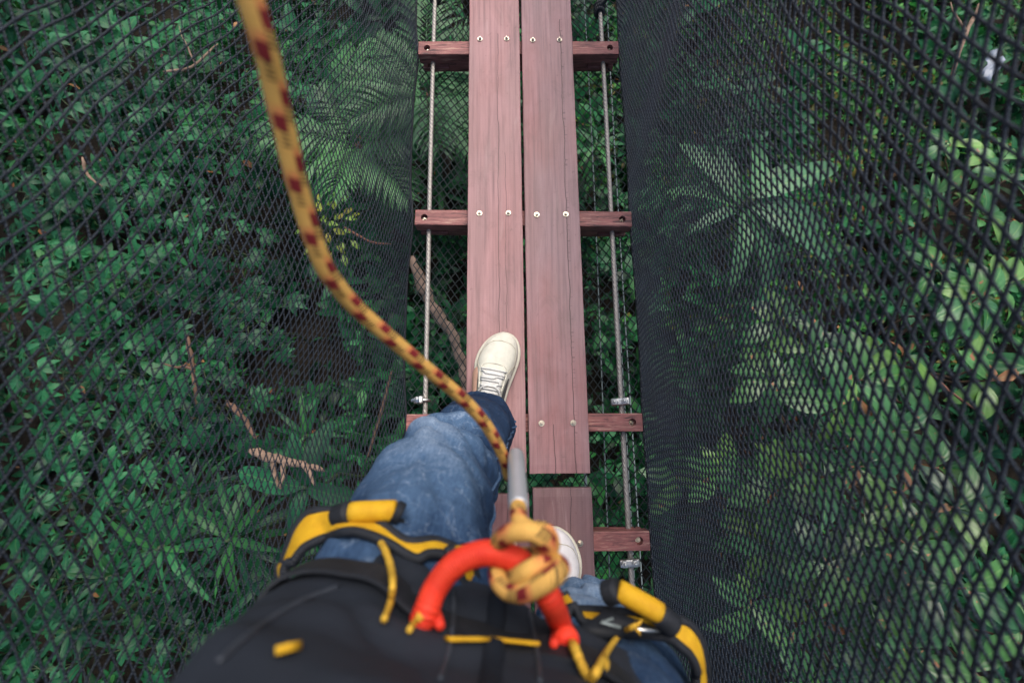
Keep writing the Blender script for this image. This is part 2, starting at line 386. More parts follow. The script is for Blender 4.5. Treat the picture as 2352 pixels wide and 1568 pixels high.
def plank(xc, wd, y0, y1, mat, seed, bolts):
    L = y1-y0; yc = (y0+y1)/2; rows = []; N = 90; rr = random.Random(seed); hw, th = wd/2, .028
    for i in range(N+1):
        y = -L/2 + L*i/N
        j = lambda k: .0011*noise.noise(Vector((seed*3.3+k*9.1, y*9, 0))) + .0005*noise.noise(Vector((seed+k*5, y*60, 4)))
        bz = .0010*noise.noise(Vector((seed, y*3, 7)))
        c = .0022; e0 = .0 if 0 < i < N else .0015
        sec = [(-hw+j(0)+c, 0), (-hw+j(0)+.0005, -.0008), (-hw+j(0), -c), (-hw+j(1), -th), (hw+j(2), -th), (hw+j(3), -c), (hw+j(3)-.0005, -.0008), (hw+j(3)-c, 0)]
        top = [(hw+j(3)-c-(wd-2*c)*k/6, .0006*noise.noise(Vector((k*2.2+seed, y*6, 1)))) for k in range(1, 6)]
        ring = [Vector((x, y + .0015*noise.noise(Vector((x*30, seed, i)))*(i in (0, N)), z + bz - e0*(z > -.005))) for x, z in sec + top]
        rows.append(ring)
    b = MB(); base, n = b.quad_grid(rows, True, flip=True); b.cap(base, n, True); b.cap(base+N*n, n, False)
    o = b.build('plank', mat, bridge, smooth=False); o.location = (xc, yc, 0)
    for bx, by in bolts:
        q = ob('bolt', BOLT, None, o); q.location = (bx-xc, by-yc, .0008); q.rotation_euler = (rr.uniform(-.08, .08), rr.uniform(-.08, .08), rr.uniform(0, 6))
    return o
BARS_A = [.044, .618, 1.187, 1.757]; BARS_B = [-.248, -.82, -1.39]
plank(-.0735, .153, -.080, 1.90, M['plank_l'], 1, [(x, y+.003) for y in BARS_A for x in (-.117, -.036)])
plank(.0865, .153, -.083, 1.90, M['plank_r'], 2, [(x, y-.003) for y in BARS_A for x in (.043, .124)])
plank(-.066, .149, -2.05, -.131, M['plank_shaded'], 3, [(x, y) for y in BARS_B for x in (-.11, -.03)])
plank(.0905, .147, -2.05, -.118, M['plank_shaded'], 4, [(x, y) for y in BARS_B for x in (.05, .130)])
plank(-.07, .152, 1.94, 3.6, M['plank_l'], 5, [(x, 2.1) for x in (-.11, -.03)])
plank(.088, .152, 1.94, 3.6, M['plank_r'], 6, [(x, 2.1) for x in (.045, .125)])

def beam_meshes():
    b = MB(); b.box((0, 0, -.020), (.620, .047, .040)); me = bevel_mesh(b.mesh('crossbeam', False), .003, 2)
    body = bpy.data.objects.new('tmp_body', me); COL.objects.link(body)
    c = MB()
    for x in (-.283, .283): c.lathe([(.0098, -.016), (.0098, .02)], (x, 0, 0), sides=20)
    cut = bpy.data.objects.new('tmp_cut', c.mesh('cut', False)); COL.objects.link(cut)
    md = body.modifiers.new('hole', 'BOOLEAN'); md.object = cut; md.operation = 'DIFFERENCE'; md.solver = 'EXACT'
    dg = bpy.context.evaluated_depsgraph_get(); out = bpy.data.meshes.new_from_object(body.evaluated_get(dg))
    for o in (body, cut): bpy.data.objects.remove(o)
    out.name = 'crossbeam'; out.materials.clear(); out.materials.append(M['beam'])
    low = MB(); low.box((0, 0, -.0580), (.440, .044, .036))
    for s in (-1, 1):
        low.box((s*.262, 0, -.0665), (.0838, .044, .019)); low.box((s*.2935, 0, -.0500), (.0150, .044, .0135))
    lo = low.mesh('lower_block', False); bevel_mesh(lo, .0022, 1); lo.materials.append(M['beam'])
    return out, lo
BEAM, LOW = beam_meshes()
def crossbeam(y, rz=0.0, xs=0.0):
    o = ob('crossbeam', BEAM, None, bridge); o.location = (xs, y, -.0295); o.rotation_euler = (0, 0, rz)
    ob('lower_block', LOW, None, o)
    for x in (-.283, .283):
        q = ob('bolt', BOLT_END, None, o); q.location = (x + rng.uniform(-.001, .001), rng.uniform(-.001, .001), -.0155); q.rotation_euler = (rng.uniform(-.15, .15), rng.uniform(-.15, .15), rng.uniform(0, 6))
for y, a, xs in [(.044, -.007, 0), (.620, -.022, .006), (1.187, -.012, 0), (1.757, .01, 0), (2.08, 0, 0), (2.6, 0, 0), (-.250, 0, -.001), (-.82, .01, 0), (-1.39, 0, 0)]: crossbeam(y, a, xs)

def wire_rope(x, y0, y1, zf, r=.0069, lobes=6, lay=.082):
    N = int((y1-y0)/.004); K = lobes*4; rows = []
    for i in range(N+1):
        y = y0+(y1-y0)*i/N; tw = 2*math.pi*y/lay; z = zf(y); ring = []
        for k in range(K):
            a = 2*math.pi*k/K; rr_ = r*(.78+.22*abs(math.cos(lobes/2*(a)))**.8)
            ring.append((x + .0015*math.sin(y*3+x*40) + rr_*math.cos(a+tw), y, z + rr_*math.sin(a+tw)))
        rows.append(ring)
    b = MB(); base = 0; b.v = [p for r_ in rows for p in r_]
    for i in range(N):
        for k in range(K):
            k2 = (k+1) % K; b.f.append([i*K+k2, i*K+k, (i+1)*K+k, (i+1)*K+k2]); b.uv.append([(0, 0)]*4)
    return b.build('wire_rope', M['cable'], bridge)
cz = lambda y: -.0640
wire_rope(-.268, -1.7, 3.2, cz); wire_rope(.265, -1.7, 3.2, cz)

def clip(x, y, z, roll, rz=0.0):
    g = MB()
    for k in range(1):
        g.box((0, 0, .012), (.050, .020, .012))
    me = bevel_mesh(g.mesh('wire_rope_clip', False), .0045, 3)
    o = ob('wire_rope_clip', me, M['steel'], bridge); o.location = (x, y, z); o.rotation_euler = (0, roll, rz)
    u = MB(); pts = [(-.0130, 0, .034)] + [(-.0130*math.cos(a), 0, -.004-.0115*math.sin(a)) for a in np.linspace(0, math.pi, 11)] + [(.0130, 0, .034)]
    u.tube(pts, .0042, 10); u.build('u_bolt', M['steel'], o)
    for s in (-1, 1):
        nn = MB(); nn.lathe([(.0092, .0182), (.0092, .025), (.0075, .0262)], (s*.0130, 0, 0), sides=6); nn.build('nut', M['steel'], o, smooth=False)
clip(.263, .098, -.064, -.35, .05); clip(-.270, .108, -.064, -1.25, 0); clip(.261, -.306, -.064, -.1, .08)

for x, z, r in [(.200, -.34, .005), (.243, -.22, .0022), (.291, -.16, .0022), (.309, -.15, .0022)]:
    b = MB(); b.tube([(x + .004*math.sin(y*2.1+x*50), y, z + .01*math.sin(y*1.3)) for y in np.linspace(-1.7, 3.2, 40)], r, 8)
    tag(b.build('support_wire', M['wire']), {.200: 'thick grey wire lowest beneath the floor net on the right', .243: 'thin grey wire under the floor net just inside the right wire rope', .291: 'thin pale wire just outside the right wire rope', .309: 'outermost thin pale wire along the foot of the right net'}[x], 'wire', 'thin wires running under the right side of the bridge')

def lashing(x, y, label):
    e = empty('rope_lashing', (x, y, -.064), 0, label, 'lashing', 'black rope lashings round the wire ropes')
    for k, (dy, r) in enumerate([(-.018, .0125), (-.004, .0135), (.011, .0125)]):
        b = MB(); b.tube([(r*math.cos(a), dy + .004*math.sin(a+k), r*math.sin(a)) for a in np.linspace(0, 2*math.pi, 22)[:-1]], .0068, 8, closed=True); b.build('coil', M['black_rope'], e)
    s = 1 if x > 0 else -1
    b = MB(); b.tube(spline([(.004*s, .0, .014), (.018*s, .004, .03), (.033*s, .012, .10), (.040*s, .02, .25), (.055*s, .03, .5)], 6), .006, 8); b.build('tail', M['black_rope'], e)
lashing(.265, 1.365, 'black rope lashing coiled round the right wire rope'); lashing(-.268, 1.425, 'black rope lashing coiled round the left wire rope')

# ------------------------------------------------------------------ nets
def net_mesh(name, pos, ncol, nrow, normal, rad, sub=3, sides=4, knot=1.3):
    """knotless diamond netting: zigzag twines, neighbours meeting at the knots. pos(i, j) -> xyz arrays for node coordinates"""
    ii = np.arange(ncol*sub+1)/sub; i0 = np.floor(ii); t = ii-i0
    ts = t*t*(3-2*t); ts = .35*t+.65*ts
    V = []; Fs = []; UV = []; base = 0; n = len(ii)
    for k in range(nrow):
        a = k + ((i0+k) % 2); b_ = k + ((i0+1+k) % 2); jj = a+(b_-a)*ts
        # twines of neighbouring rows sit side by side at the knots instead of crossing
        P = pos(ii, jj); T = np.gradient(P, axis=0); T /= np.linalg.norm(T, axis=1)[:, None]
        Nn = np.asarray(normal, float)[None]; S = np.cross(T, Nn); S /= np.linalg.norm(S, axis=1)[:, None]; U = np.cross(S, T)
        r = rad*(1+(knot-1)*np.clip(1-np.minimum(t, 1-t)*sub*.9, 0, 1))
        L = np.concatenate([[0], np.cumsum(np.linalg.norm(np.diff(P, axis=0), axis=1))])
        ang = 2*np.pi*np.arange(sides)/sides + .6
        ring = P[:, None] + r[:, None, None]*(S[:, None]*np.cos(ang)[None, :, None]+U[:, None]*np.sin(ang)[None, :, None])
        V.append(ring.reshape(-1, 3))
        q = np.arange(n-1)[:, None]*sides; s_ = np.arange(sides)[None]; s2 = (s_+1) % sides
        Fs.append((np.stack([q+s_, q+s2, q+sides+s2, q+sides+s_], -1)+base).reshape(-1, 4)); base += n*sides
        u0 = np.broadcast_to(s_/sides, (n-1, sides)); u1 = u0+1/sides; l0 = np.broadcast_to(L[:-1, None], (n-1, sides)); l1 = np.broadcast_to(L[1:, None], (n-1, sides))
        UV.append(np.stack([u0, l0, u1, l0, u1, l1, u0, l1], -1).reshape(-1))
    V = np.concatenate(V); Fs = np.concatenate(Fs); UV = np.concatenate(UV)
    return np_mesh(name, V, Fs, UV)
def np_mesh(name, V, Fs, UV=None, smooth=True):
    me = bpy.data.meshes.new(name); nf, k = Fs.shape
    me.vertices.add(len(V)); me.vertices.foreach_set('co', V.astype(np.float32).ravel())
    me.loops.add(nf*k); me.loops.foreach_set('vertex_index', Fs.astype(np.int32).ravel())
    me.polygons.add(nf); me.polygons.foreach_set('loop_start', np.arange(0, nf*k, k, dtype=np.int32))
    if smooth: me.polygons.foreach_set('use_smooth', np.ones(nf, bool))
    if UV is not None:
        l = me.uv_layers.new(name='UVMap'); l.data.foreach_set('uv', UV.astype(np.float32).ravel())
    me.update(calc_edges=True); return me
def wav(y, h, seed):
    return (np.sin(y*9.0+seed+2.2*h)+.6*np.sin(y*17.3+seed*2.1-3*h)+.5*np.sin(y*4.1+5*h+seed))/2.1
HC = .0150                                                     # half a mesh along the bridge
YN0, YN1 = -.95, 2.15
def left_net(ii, jj):
    h = jj*.0079; y = YN0 + ii*HC
    bars = np.minimum.reduce([np.abs(y-b) for b in BARS_A+BARS_B]); pull = np.exp(-(bars/.10)**2)
    g = np.clip(h/.25, 0, 1)
    x = -.316 - .21*h + .01*h*h - .018*wav(y, h, 1.0)*g - .018*(1-pull)*np.exp(-h/.15) 
    z = -.060 + h*.965 + .008*wav(y*1.7, h*2, 4.0)*g - .03*(1-pull)*np.exp(-h/.12)
    yy = y + .020*np.sin(y*5+h*4)*g + .006*wav(y*3, h*9, 2.)
    return np.stack([x, yy, z], -1)
def right_net(ii, jj):
    h = jj*.0076; y = YN0 + ii*HC
    bars = np.minimum.reduce([np.abs(y-b) for b in BARS_A+BARS_B]); pull = np.exp(-(bars/.12)**2)
    g = np.clip(h/.3, 0, 1)
    x = .318 + .022*h + .014*wav(y, h*1.4, 2.6)*g + .012*(1-pull)*np.exp(-h/.15)
    z = -.060 + h*.97 + .010*wav(y*1.7, h*2, 1.0)*g - .03*(1-pull)*np.exp(-h/.12)
    yy = y + .028*np.sin(y*4.2+h*3.3+1)*g + .006*wav(y*3, h*9, 6.)
    return np.stack([x, yy, z], -1)
NC = int((YN1-YN0)/HC)
def side_net(fn, nrow, label, seed):
    e = empty('safety_net', (0, 0, 0), 0, label, 'net', 'knotted safety nets along the bridge sides')
    s = 1 if seed == 2 else -1
    ob('netting', net_mesh('netting', fn, NC, nrow, (s, 0, .25), .00118 if s < 0 else .00142, 2), M['net'], e)
    ii = np.linspace(0, NC, 160); top = fn(ii, np.full(160, nrow*1.0)); b = MB(); b.tube([tuple(p) for p in top], .008, 8); b.build('top_rope', M['black_rope'], e)
    low = fn(ii, np.full(160, 0.0)); b = MB(); b.tube([tuple(p) for p in low], .0035, 6); b.build('foot_rope', M['black_rope'], e)
side_net(left_net, 140, 'black diamond-mesh safety net leaning outward left of the bridge', 1)
side_net(right_net, 142, 'steep dense black safety net right of the bridge', 2)
def floor_net_pos(ii, jj):
    x = -.318 + jj*.0112; y = YN0 + ii*.0165 + .006*np.sin(x*20); u = x/.318
    z = -.085 - .075*(1-u*u)**.8*(1+.25*np.sin(y*5.5)) if False else -.085 - .07*np.clip(1-u*u, 0, 1) + .01*np.sin(y*5.5+x*8)
    return np.stack([x + .004*np.sin(y*11+x*30), y, z], -1)
e = empty('floor_net', (0, 0, 0), 0, 'dark green diamond-mesh net slung flat beneath the planks', 'net')
ob('netting', net_mesh('netting', floor_net_pos, int((YN1-YN0)/.0165), 57, (0, 0, 1), .0016, 2), M['floor_net'], e)

# ------------------------------------------------------------------ vegetation
def leaf_template(L, W, prof, fold=.18, droop=.25, curl=0.0):
    """blade along +Y, normal +Z. prof: (fraction along, half-width fraction). returns verts, faces, uvs; quads only"""
    rows = []
    for f, hw in prof:
        y = L*f; z = -droop*L*f*f + .06*L*math.sin(f*math.pi); w_ = W/2*hw
        rows.append([Vector((-w_, y, z+fold*w_)), Vector((0, y, z)), Vector((w_, y, z+fold*w_ + curl*w_))])
    b = MB(); b.quad_grid(rows)
    return b
OVATE = [(0, .05), (.18, .62), (.42, 1.0), (.7, .8), (.9, .38), (1, .02)]
LANCE = [(0, .08), (.2, .65), (.45, 1.0), (.75, .62), (1, .02)]
OBOV = [(0, .06), (.10, .18), (.25, .52), (.42, .86), (.58, 1.0), (.74, .88), (.88, .52), (.96, .2), (1, .03)]
OBLONG = [(0, .06), (.08, .45), (.2, .85), (.4, 1.0), (.65, .98), (.85, .75), (.95, .4), (1, .03)]
STRAP = [(0, .25), (.2, .8), (.45, 1.0), (.7, .8), (.9, .4), (1, .03)]

def leaf_mass(name, mat, centres, sizes, prof, wl, per, seed, tilt=(.0, .9)):
    """one mesh of many leaves: sprigs of radiating blades at each centre"""
    g = np.random.default_rng(seed); tb = leaf_template(1, wl, prof); tv = np.array(tb.v); tf = np.array(tb.f); tu = np.array(tb.uv).reshape(-1, 4, 2)
    C = np.repeat(np.asarray(centres), per, 0); S = np.repeat(np.asarray(sizes), per); N = len(C)
    sub = np.tile(np.arange(per), len(centres)); yaw0 = np.repeat(g.uniform(0, 6.28, len(centres)), per)
    yaw = yaw0 + sub*2.4 + g.normal(0, .3, N); pit = g.uniform(tilt[0], tilt[1], N)*np.where(g.random(N) < .85, 1, -.5); rol = g.normal(0, .45, N)
    S = S*g.uniform(.65, 1.25, N)
    # sprig axis tilt
    ax, ay = np.repeat(g.normal(0, .35, len(centres)), per), np.repeat(g.normal(0, .35, len(centres)), per)
    def rot(a, ax_):
        c, s = np.cos(a), np.sin(a); o = np.zeros_like(a); i = np.ones_like(a)
        rows = {'x': [[i, o, o], [o, c, -s], [o, s, c]], 'y': [[c, o, s], [o, i, o], [-s, o, c]], 'z': [[c, -s, o], [s, c, o], [o, o, i]]}[ax_]
        return np.stack([np.stack(r, -1) for r in rows], -2)
    Rm = rot(ax, 'x') @ rot(ay, 'y') @ rot(yaw, 'z') @ rot(pit, 'x') @ rot(rol, 'y')
    V = np.einsum('nij,vj->nvi', Rm, tv)*S[:, None, None] + C[:, None, :]
    drop = (sub/per*.5*S); V[:, :, 2] -= drop[:, None]
    Fs = (tf[None] + (np.arange(N)*len(tv))[:, None, None]).reshape(-1, 4)
    UV = np.broadcast_to(tu[None], (N,)+tu.shape).reshape(-1)
    return ob(name, np_mesh(name, V.reshape(-1, 3), Fs, UV), mat)

def mound(x, y):
    """height of the undergrowth's top above the bridge deck"""
    b = -2.80 + .75*noise.noise(Vector((x*.6, y*.6, 1.7))) + .45*noise.noise(Vector((x*1.5, y*1.5, 5.2)))
    return b
def scatter(n, x0, x1, y0, y1, keep=None, depth=.5, seed=0, lift=0.0):
    g = random.Random(seed); out = []
    while len(out) < n:
        x, y = g.uniform(x0, x1), g.uniform(y0, y1)
        if keep and g.random() > keep(x, y): continue
        out.append((x, y, mound(x, y) + lift - abs(g.gauss(0, depth))))
    return np.array(out)
lo_hi = lambda v, a, b: max(0.0, min(1.0, (v-a)/(b-a)))
clump = lambda x, y, s, k: lo_hi(noise.noise(Vector((x*s, y*s, k))), -.28, .22)
c = scatter(6800, -6.5, 6.5, -3.2, 6.2, lambda x, y: .03+.97*clump(x, y, 1.2, 2.0)**1.5, .45, 1)
c = np.concatenate([c, scatter(1300, -1.5, 1.6, -1.2, 3.6, None, .25, 17, .35), scatter(3600, -10, 10, -5.5, 9.5, lambda x, y: float(abs(x) > 6.2 or y < -3 or y > 6), .4, 18)])
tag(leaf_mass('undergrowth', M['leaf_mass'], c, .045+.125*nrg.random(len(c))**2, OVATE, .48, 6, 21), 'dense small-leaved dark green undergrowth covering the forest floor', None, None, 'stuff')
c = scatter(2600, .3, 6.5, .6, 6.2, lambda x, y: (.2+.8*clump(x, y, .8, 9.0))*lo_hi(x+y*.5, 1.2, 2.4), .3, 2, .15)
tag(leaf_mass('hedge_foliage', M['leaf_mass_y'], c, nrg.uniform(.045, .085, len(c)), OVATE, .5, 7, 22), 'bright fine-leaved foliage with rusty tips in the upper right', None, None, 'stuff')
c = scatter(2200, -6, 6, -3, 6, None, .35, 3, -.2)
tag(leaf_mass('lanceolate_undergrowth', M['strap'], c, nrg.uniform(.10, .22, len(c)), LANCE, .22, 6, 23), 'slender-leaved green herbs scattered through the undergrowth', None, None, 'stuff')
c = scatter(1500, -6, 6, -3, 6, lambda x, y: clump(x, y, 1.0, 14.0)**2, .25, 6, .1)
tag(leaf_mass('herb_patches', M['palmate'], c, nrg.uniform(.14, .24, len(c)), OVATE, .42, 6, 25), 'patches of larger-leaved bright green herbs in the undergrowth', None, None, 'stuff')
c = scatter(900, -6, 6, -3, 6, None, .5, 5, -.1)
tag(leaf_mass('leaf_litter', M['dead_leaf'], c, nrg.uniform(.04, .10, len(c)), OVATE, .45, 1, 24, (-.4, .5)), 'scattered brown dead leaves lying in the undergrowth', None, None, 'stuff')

def blade(name, L, W, prof, mat, fold=.18, droop=.25, curl=0.0, segs=1):
    me = leaf_template(L, W, prof, fold, droop, curl).mesh(name); me.materials.append(mat); return me
def place(yaw, pitch, loc, s=1.0, roll=0.0):
    return Matrix.Translation(loc) @ Matrix.Rotation(yaw, 4, 'Z') @ Matrix.Rotation(pitch, 4, 'X') @ Matrix.Rotation(roll, 4, 'Y') @ Matrix.Scale(s, 4)
def bent(a, b, n=7, amp=.06, seed=0):
    a, b = Vector(a), Vector(b); g = random.Random(seed); L = (b-a).length
    return [a.lerp(b, i/n) + Vector((g.uniform(-1, 1), g.uniform(-1, 1), g.uniform(-.6, .6)))*amp*L*math.sin(math.pi*i/n) for i in range(n+1)]

# palmate plants left of the bridge
def palmate_mesh(n, L, W, seed):
    g = random.Random(seed); b = MB()
    for k in range(n):
        a = (k-(n-1)/2)*(4.2/n); l = L*(1-.22*abs(k-(n-1)/2)/(n/2)); tb = leaf_template(l, W, LANCE, .2, .3)
        m = Matrix.Rotation(a, 4, 'Z') @ Matrix.Rotation(g.uniform(-.15, .15), 4, 'X'); o = len(b.v)
        b.v += [tuple(m @ Vector(p)) for p in tb.v]; b.f += [[q+o for q in f] for f in tb.f]; b.uv += tb.uv
    me = b.mesh('leaf'); me.materials.append(M['palmate']); return me
PALM_LEAVES = [palmate_mesh(n, .125, .05, s) for n, s in ((7, 1), (7, 2), (6, 3), (5, 4))]
def palmate_plant(x, y, top, n, seed):
    g = random.Random(seed); gz = ground_h(x, y)
    e = empty('palmate_plant', (x, y, gz), 0, 'dark green plant with hand-shaped leaves in the undergrowth left of the bridge', 'plant', 'hand-leaved plants left of the bridge')
    b = MB(); H = top-gz; b.tube(bent((0, 0, 0), (0, 0, H-.05), 6, .04, seed), [.012-.001*k for k in range(7)], 6)
    spots = []
    for k in range(n):
        a = k*2.4+g.uniform(-.3, .3); rr_ = .05+.30*math.sqrt(k/n); z = H - .32*(k/n) - g.uniform(0, .06)
        p = Vector((rr_*math.cos(a), rr_*math.sin(a), z)); b.tube([(0, 0, z-.10), p*.6+Vector((0, 0, z*.4-.01)), p], .0028, 4); spots.append((a, p))
    b.build('stem', M['stem'], e)
    for a, p in spots:
        ob('leaf', PALM_LEAVES[g.randrange(4)], None, e, place(a-math.pi/2, g.uniform(-.55, .1), p, g.uniform(.75, 1.25), g.uniform(-.3, .3)))
g = random.Random(5)
for u, v in [(90, 70), (240, 110), (390, 60), (130, 260), (300, 250), (60, 430), (200, 400), (430, 330), (330, 470), (90, 620), (260, 640), (60, 830), (220, 840), (560, 200), (500, 560), (150, 1010), (380, 760), (60, 1160), (300, 1010), (640, 360), (250, 1200), (700, 230), (90, 1390), (560, 700), (420, 930), (800, 120), (330, 1480), (120, 1540)]:
    z = g.uniform(-2.5, -2.15); p = atz(u+g.uniform(-25, 25), v+g.uniform(-25, 25), z); palmate_plant(p.x, p.y, z, 11, int(u*7+v))

# broad-leaved shrubs right of the bridge
BROAD = [blade('leaf', .245, .115, OBOV, M['broad'], f, d, c_) for f, d, c_ in ((.25, .22, 0), (.12, .35, .12), (.30, .15, -.1), (.18, .45, .05), (.05, .28, .2))]
DEADB = blade('leaf', .13, .05, OVATE, M['dead_leaf'], .5, .5, .3)
def broad_shrub(u, v, z, whorls, spread, seed, label):
    g = random.Random(seed); p = atz(u, v, z); gz = ground_h(p.x, p.y)
    e = empty('broadleaf_shrub', (p.x, p.y, gz), 0, label, 'shrub', 'broad-leaved shrubs right of the bridge')
    H = z-gz; b = MB(); b.tube(bent((0, 0, 0), (0, 0, H*.72), 6, .05, seed), [.03-.002*k for k in range(7)], 7); tips = []
    for k in range(whorls):
        a = k*2.4+g.uniform(-.4, .4); rr_ = spread*math.sqrt((k+.35)/whorls); t = Vector((rr_*math.cos(a), rr_*math.sin(a), H - .45*(rr_/spread)**2*spread - g.uniform(-.08, .16)))
        b.tube(bent((0, 0, H*.55+.1*rr_), t, 5, .08, seed+k), [.013, .012, .010, .008, .006, .005], 6); tips.append(t)
    b.build('branch', M['bark_dark'], e)
    for t in tips:
        a0 = g.uniform(0, 6.28); n = g.randint(5, 8); ax, ay = g.uniform(-.35, .35), g.uniform(-.35, .35)
        for k in range(n):
            me = DEADB if g.random() < .03 else BROAD[g.randrange(5)]
            m = Matrix.Translation(t - Vector((0, 0, .012*k))) @ Matrix.Rotation(ax, 4, 'X') @ Matrix.Rotation(ay, 4, 'Y') @ Matrix.Rotation(a0+k*6.283/n*1.0+g.uniform(-.25, .25), 4, 'Z') @ Matrix.Rotation(g.uniform(-.15, .5), 4, 'X') @ Matrix.Rotation(g.uniform(-.4, .4), 4, 'Y') @ Matrix.Scale(g.uniform(.6, 1.15), 4)
            ob('leaf', me, None, e, m)
for q in [(2080, 1120, -.95, 9, .48, 1, 'sunlit broad-leaved shrub beside the right net, nearest the deck'),
          (2290, 760, -1.15, 8, .46, 2, 'broad-leaved shrub at the right edge with spotted leaves'),
          (1960, 860, -1.25, 8, .46, 3, 'broad-leaved shrub between the large rosette and the right edge'),
          (2300, 1430, -1.10, 8, .48, 4, 'shaded broad-leaved shrub in the lower right corner'),
          (1900, 1330, -1.35, 7, .45, 5, 'low broad-leaved shrub under the lower right net'),
          (2320, 400, -2.0, 7, .45, 6, 'broad-leaved shrub high on the right edge'),
          (1720, 1130, -1.6, 6, .42, 7, 'broad-leaved shrub half hidden by the dense right net'),
          (2060, 1560, -1.45, 6, .42, 8, 'dim broad-leaved shrub at the bottom edge right of the person')]: broad_shrub(*q)

# big rosette plant beyond the right net
ROS = [blade('leaf', .76, .160, OBLONG, M['rosette'], .22, d, .08) for d in (.16, .34, .24)]
p = atz(1728, 455, -1.75); gz = ground_h(p.x, p.y)
e = empty('rosette_plant', (p.x, p.y, gz), 0, 'pale green plant with long paddle leaves in a star behind the right net', 'plant')
b = MB(); b.tube(bent((0, 0, 0), (0, 0, -1.75-gz), 6, .03, 3), [.035, .034, .032, .03, .028, .026, .024], 8); b.build('stem', M['stem'], e)
for k, (a, pt, s) in enumerate([(R(-68), .10, .95), (R(-20), .02, .80), (R(-104), .0, .85), (R(-128), .12, .9), (R(-160), .0, .8), (R(170), .1, .75), (R(38), .15, .85), (R(62), .05, .7), (R(110), .25, .55), (R(-45), .35, .6), (R(12), .3, .7)]):
    ob('leaf', ROS[k % 3], None, e, place(a, pt-.05, (0, 0, -1.75-gz - .02*k), s, rng.uniform(-.25, .25)))

# feather palms seen under the deck and on the left
def frond_mesh(L, n, lw, seed):
    g = random.Random(seed); b = MB(); zf = lambda t: .18*L*math.sin(t*2.2) - .25*L*t*t
    b.tube([(0, L*t, zf(t)) for t in np.linspace(0, 1, 9)], [.008*(1-.8*t) for t in np.linspace(0, 1, 9)], 5)
    for k in range(n):
        t = .12+.86*k/n
        for s in (-1, 1):
            l = L*.42*math.sin(math.pi*(.12+.83*t))**.7*g.uniform(.9, 1.08); tb = leaf_template(l, lw, LANCE, .25, .35)
            m = Matrix.Translation((0, L*t, zf(t))) @ Matrix.Rotation(-s*(1.15-.55*t+g.uniform(-.06, .06)), 4, 'Z') @ Matrix.Rotation(g.uniform(-.1, .2), 4, 'X'); o = len(b.v)
            b.v += [tuple(m @ Vector(q)) for q in tb.v]; b.f += [[q+o for q in f] for f in tb.f]; b.uv += tb.uv
    me = b.mesh('frond'); me.materials.append(M['palm']); return me
FR = [frond_mesh(.85, 22, .03, 1), frond_mesh(.75, 20, .034, 2)]
def palm(u, v, z, n, label, seed, s=1.0, a0=0):
    g = random.Random(seed); p = atz(u, v, z); gz = ground_h(p.x, p.y); e = empty('feather_palm', (p.x, p.y, gz), 0, label, 'palm', 'young feather palms below the bridge')
    b = MB(); b.tube(bent((0, 0, 0), (0, 0, z-gz), 6, .03, seed), [.04, .038, .036, .033, .03, .028, .025], 8); b.build('trunk', M['bark_dark'], e)
    for k in range(n): ob('frond', FR[k % 2], None, e, place(a0+k*6.283/n+g.uniform(-.2, .2), g.uniform(.0, .5), (0, 0, z-gz-.01*k), s*g.uniform(.8, 1.1), g.uniform(-.3, .3)))
palm(985, 215, -1.9, 8, 'bright feather palm under the far left edge of the deck', 11, .85)
palm(820, 330, -2.1, 8, 'feather palm seen through the left net beside the rope', 12, .85)

# strap-leaved herbs and a paddle-leaved seedling, lower left
STR = [blade('leaf', .42, .055, STRAP, M['strap'], .25, d) for d in (.3, .5, .15)]
def strap_plant(u, v, z, n, s, label, seed):
    g = random.Random(seed); p = atz(u, v, z); gz = ground_h(p.x, p.y); e = empty('strap_leaf_plant', (p.x, p.y, gz), 0, label, 'plant', 'strap-leaved plants left of the person')
    b = MB(); b.tube(bent((0, 0, 0), (0, 0, z-gz), 5, .03, seed), [.02, .019, .018, .017, .016, .014], 6); b.build('stem', M['stem'], e)
    for k in range(n): ob('leaf', STR[k % 3], None, e, place(k*2.4+g.uniform(-.2, .2), g.uniform(-.1, .75), (0, 0, z-gz-.012*k), s*g.uniform(.7, 1.15), g.uniform(-.4, .4)))
for q in [(360, 1260, -2.0, 20, 1.0, 'long-leaved strap plant in the lower left, left of the largest one', 38), (150, 1450, -2.15, 16, .8, 'strap-leaved plant in the lower left corner itself', 39), (520, 1240, -1.85, 24, 1.0, 'largest strap-leaved plant left of the person', 31), (430, 1130, -2.15, 14, .8, 'strap-leaved plant just above the largest one on the left', 32), (610, 1330, -2.1, 14, .75, 'strap-leaved plant half hidden behind the black jacket', 33), (700, 1000, -2.3, 12, .7, 'strap-leaved plant behind the left net near the front leg', 34), (240, 1330, -2.2, 12, .75, 'strap-leaved plant towards the lower left corner', 35), (1010, 430, -2.3, 12, .7, 'strap-leaved plant under the gap left of the planks', 36), (1370, 330, -2.3, 12, .7, 'strap-leaved plant under the gap right of the planks', 37)]: strap_plant(*q)
PAD = [blade('leaf', .40, .13, OBLONG, M['palmate'], .12, d) for d in (.2, .35)]
p = atz(690, 1120, -1.55); gz = ground_h(p.x, p.y); e = empty('paddle_leaf_plant', (p.x, p.y, gz), 0, 'seedling with a few large paddle leaves beside the pale stick', 'plant')
b = MB(); b.tube(bent((0, 0, 0), (0, 0, -1.58-gz), 6, .03, 8), .012, 6); b.build('stem', M['stem'], e)
for k, (a, pt, s) in enumerate([(R(78), .1, 1.0), (R(-15), .15, .95), (R(-105), .1, .8), (R(165), .3, .7), (R(20), .3, .8)]): ob('leaf', PAD[k % 2], None, e, place(a, pt, (0, 0, -1.58-gz-.02*k), s, rng.uniform(-.2, .2)))

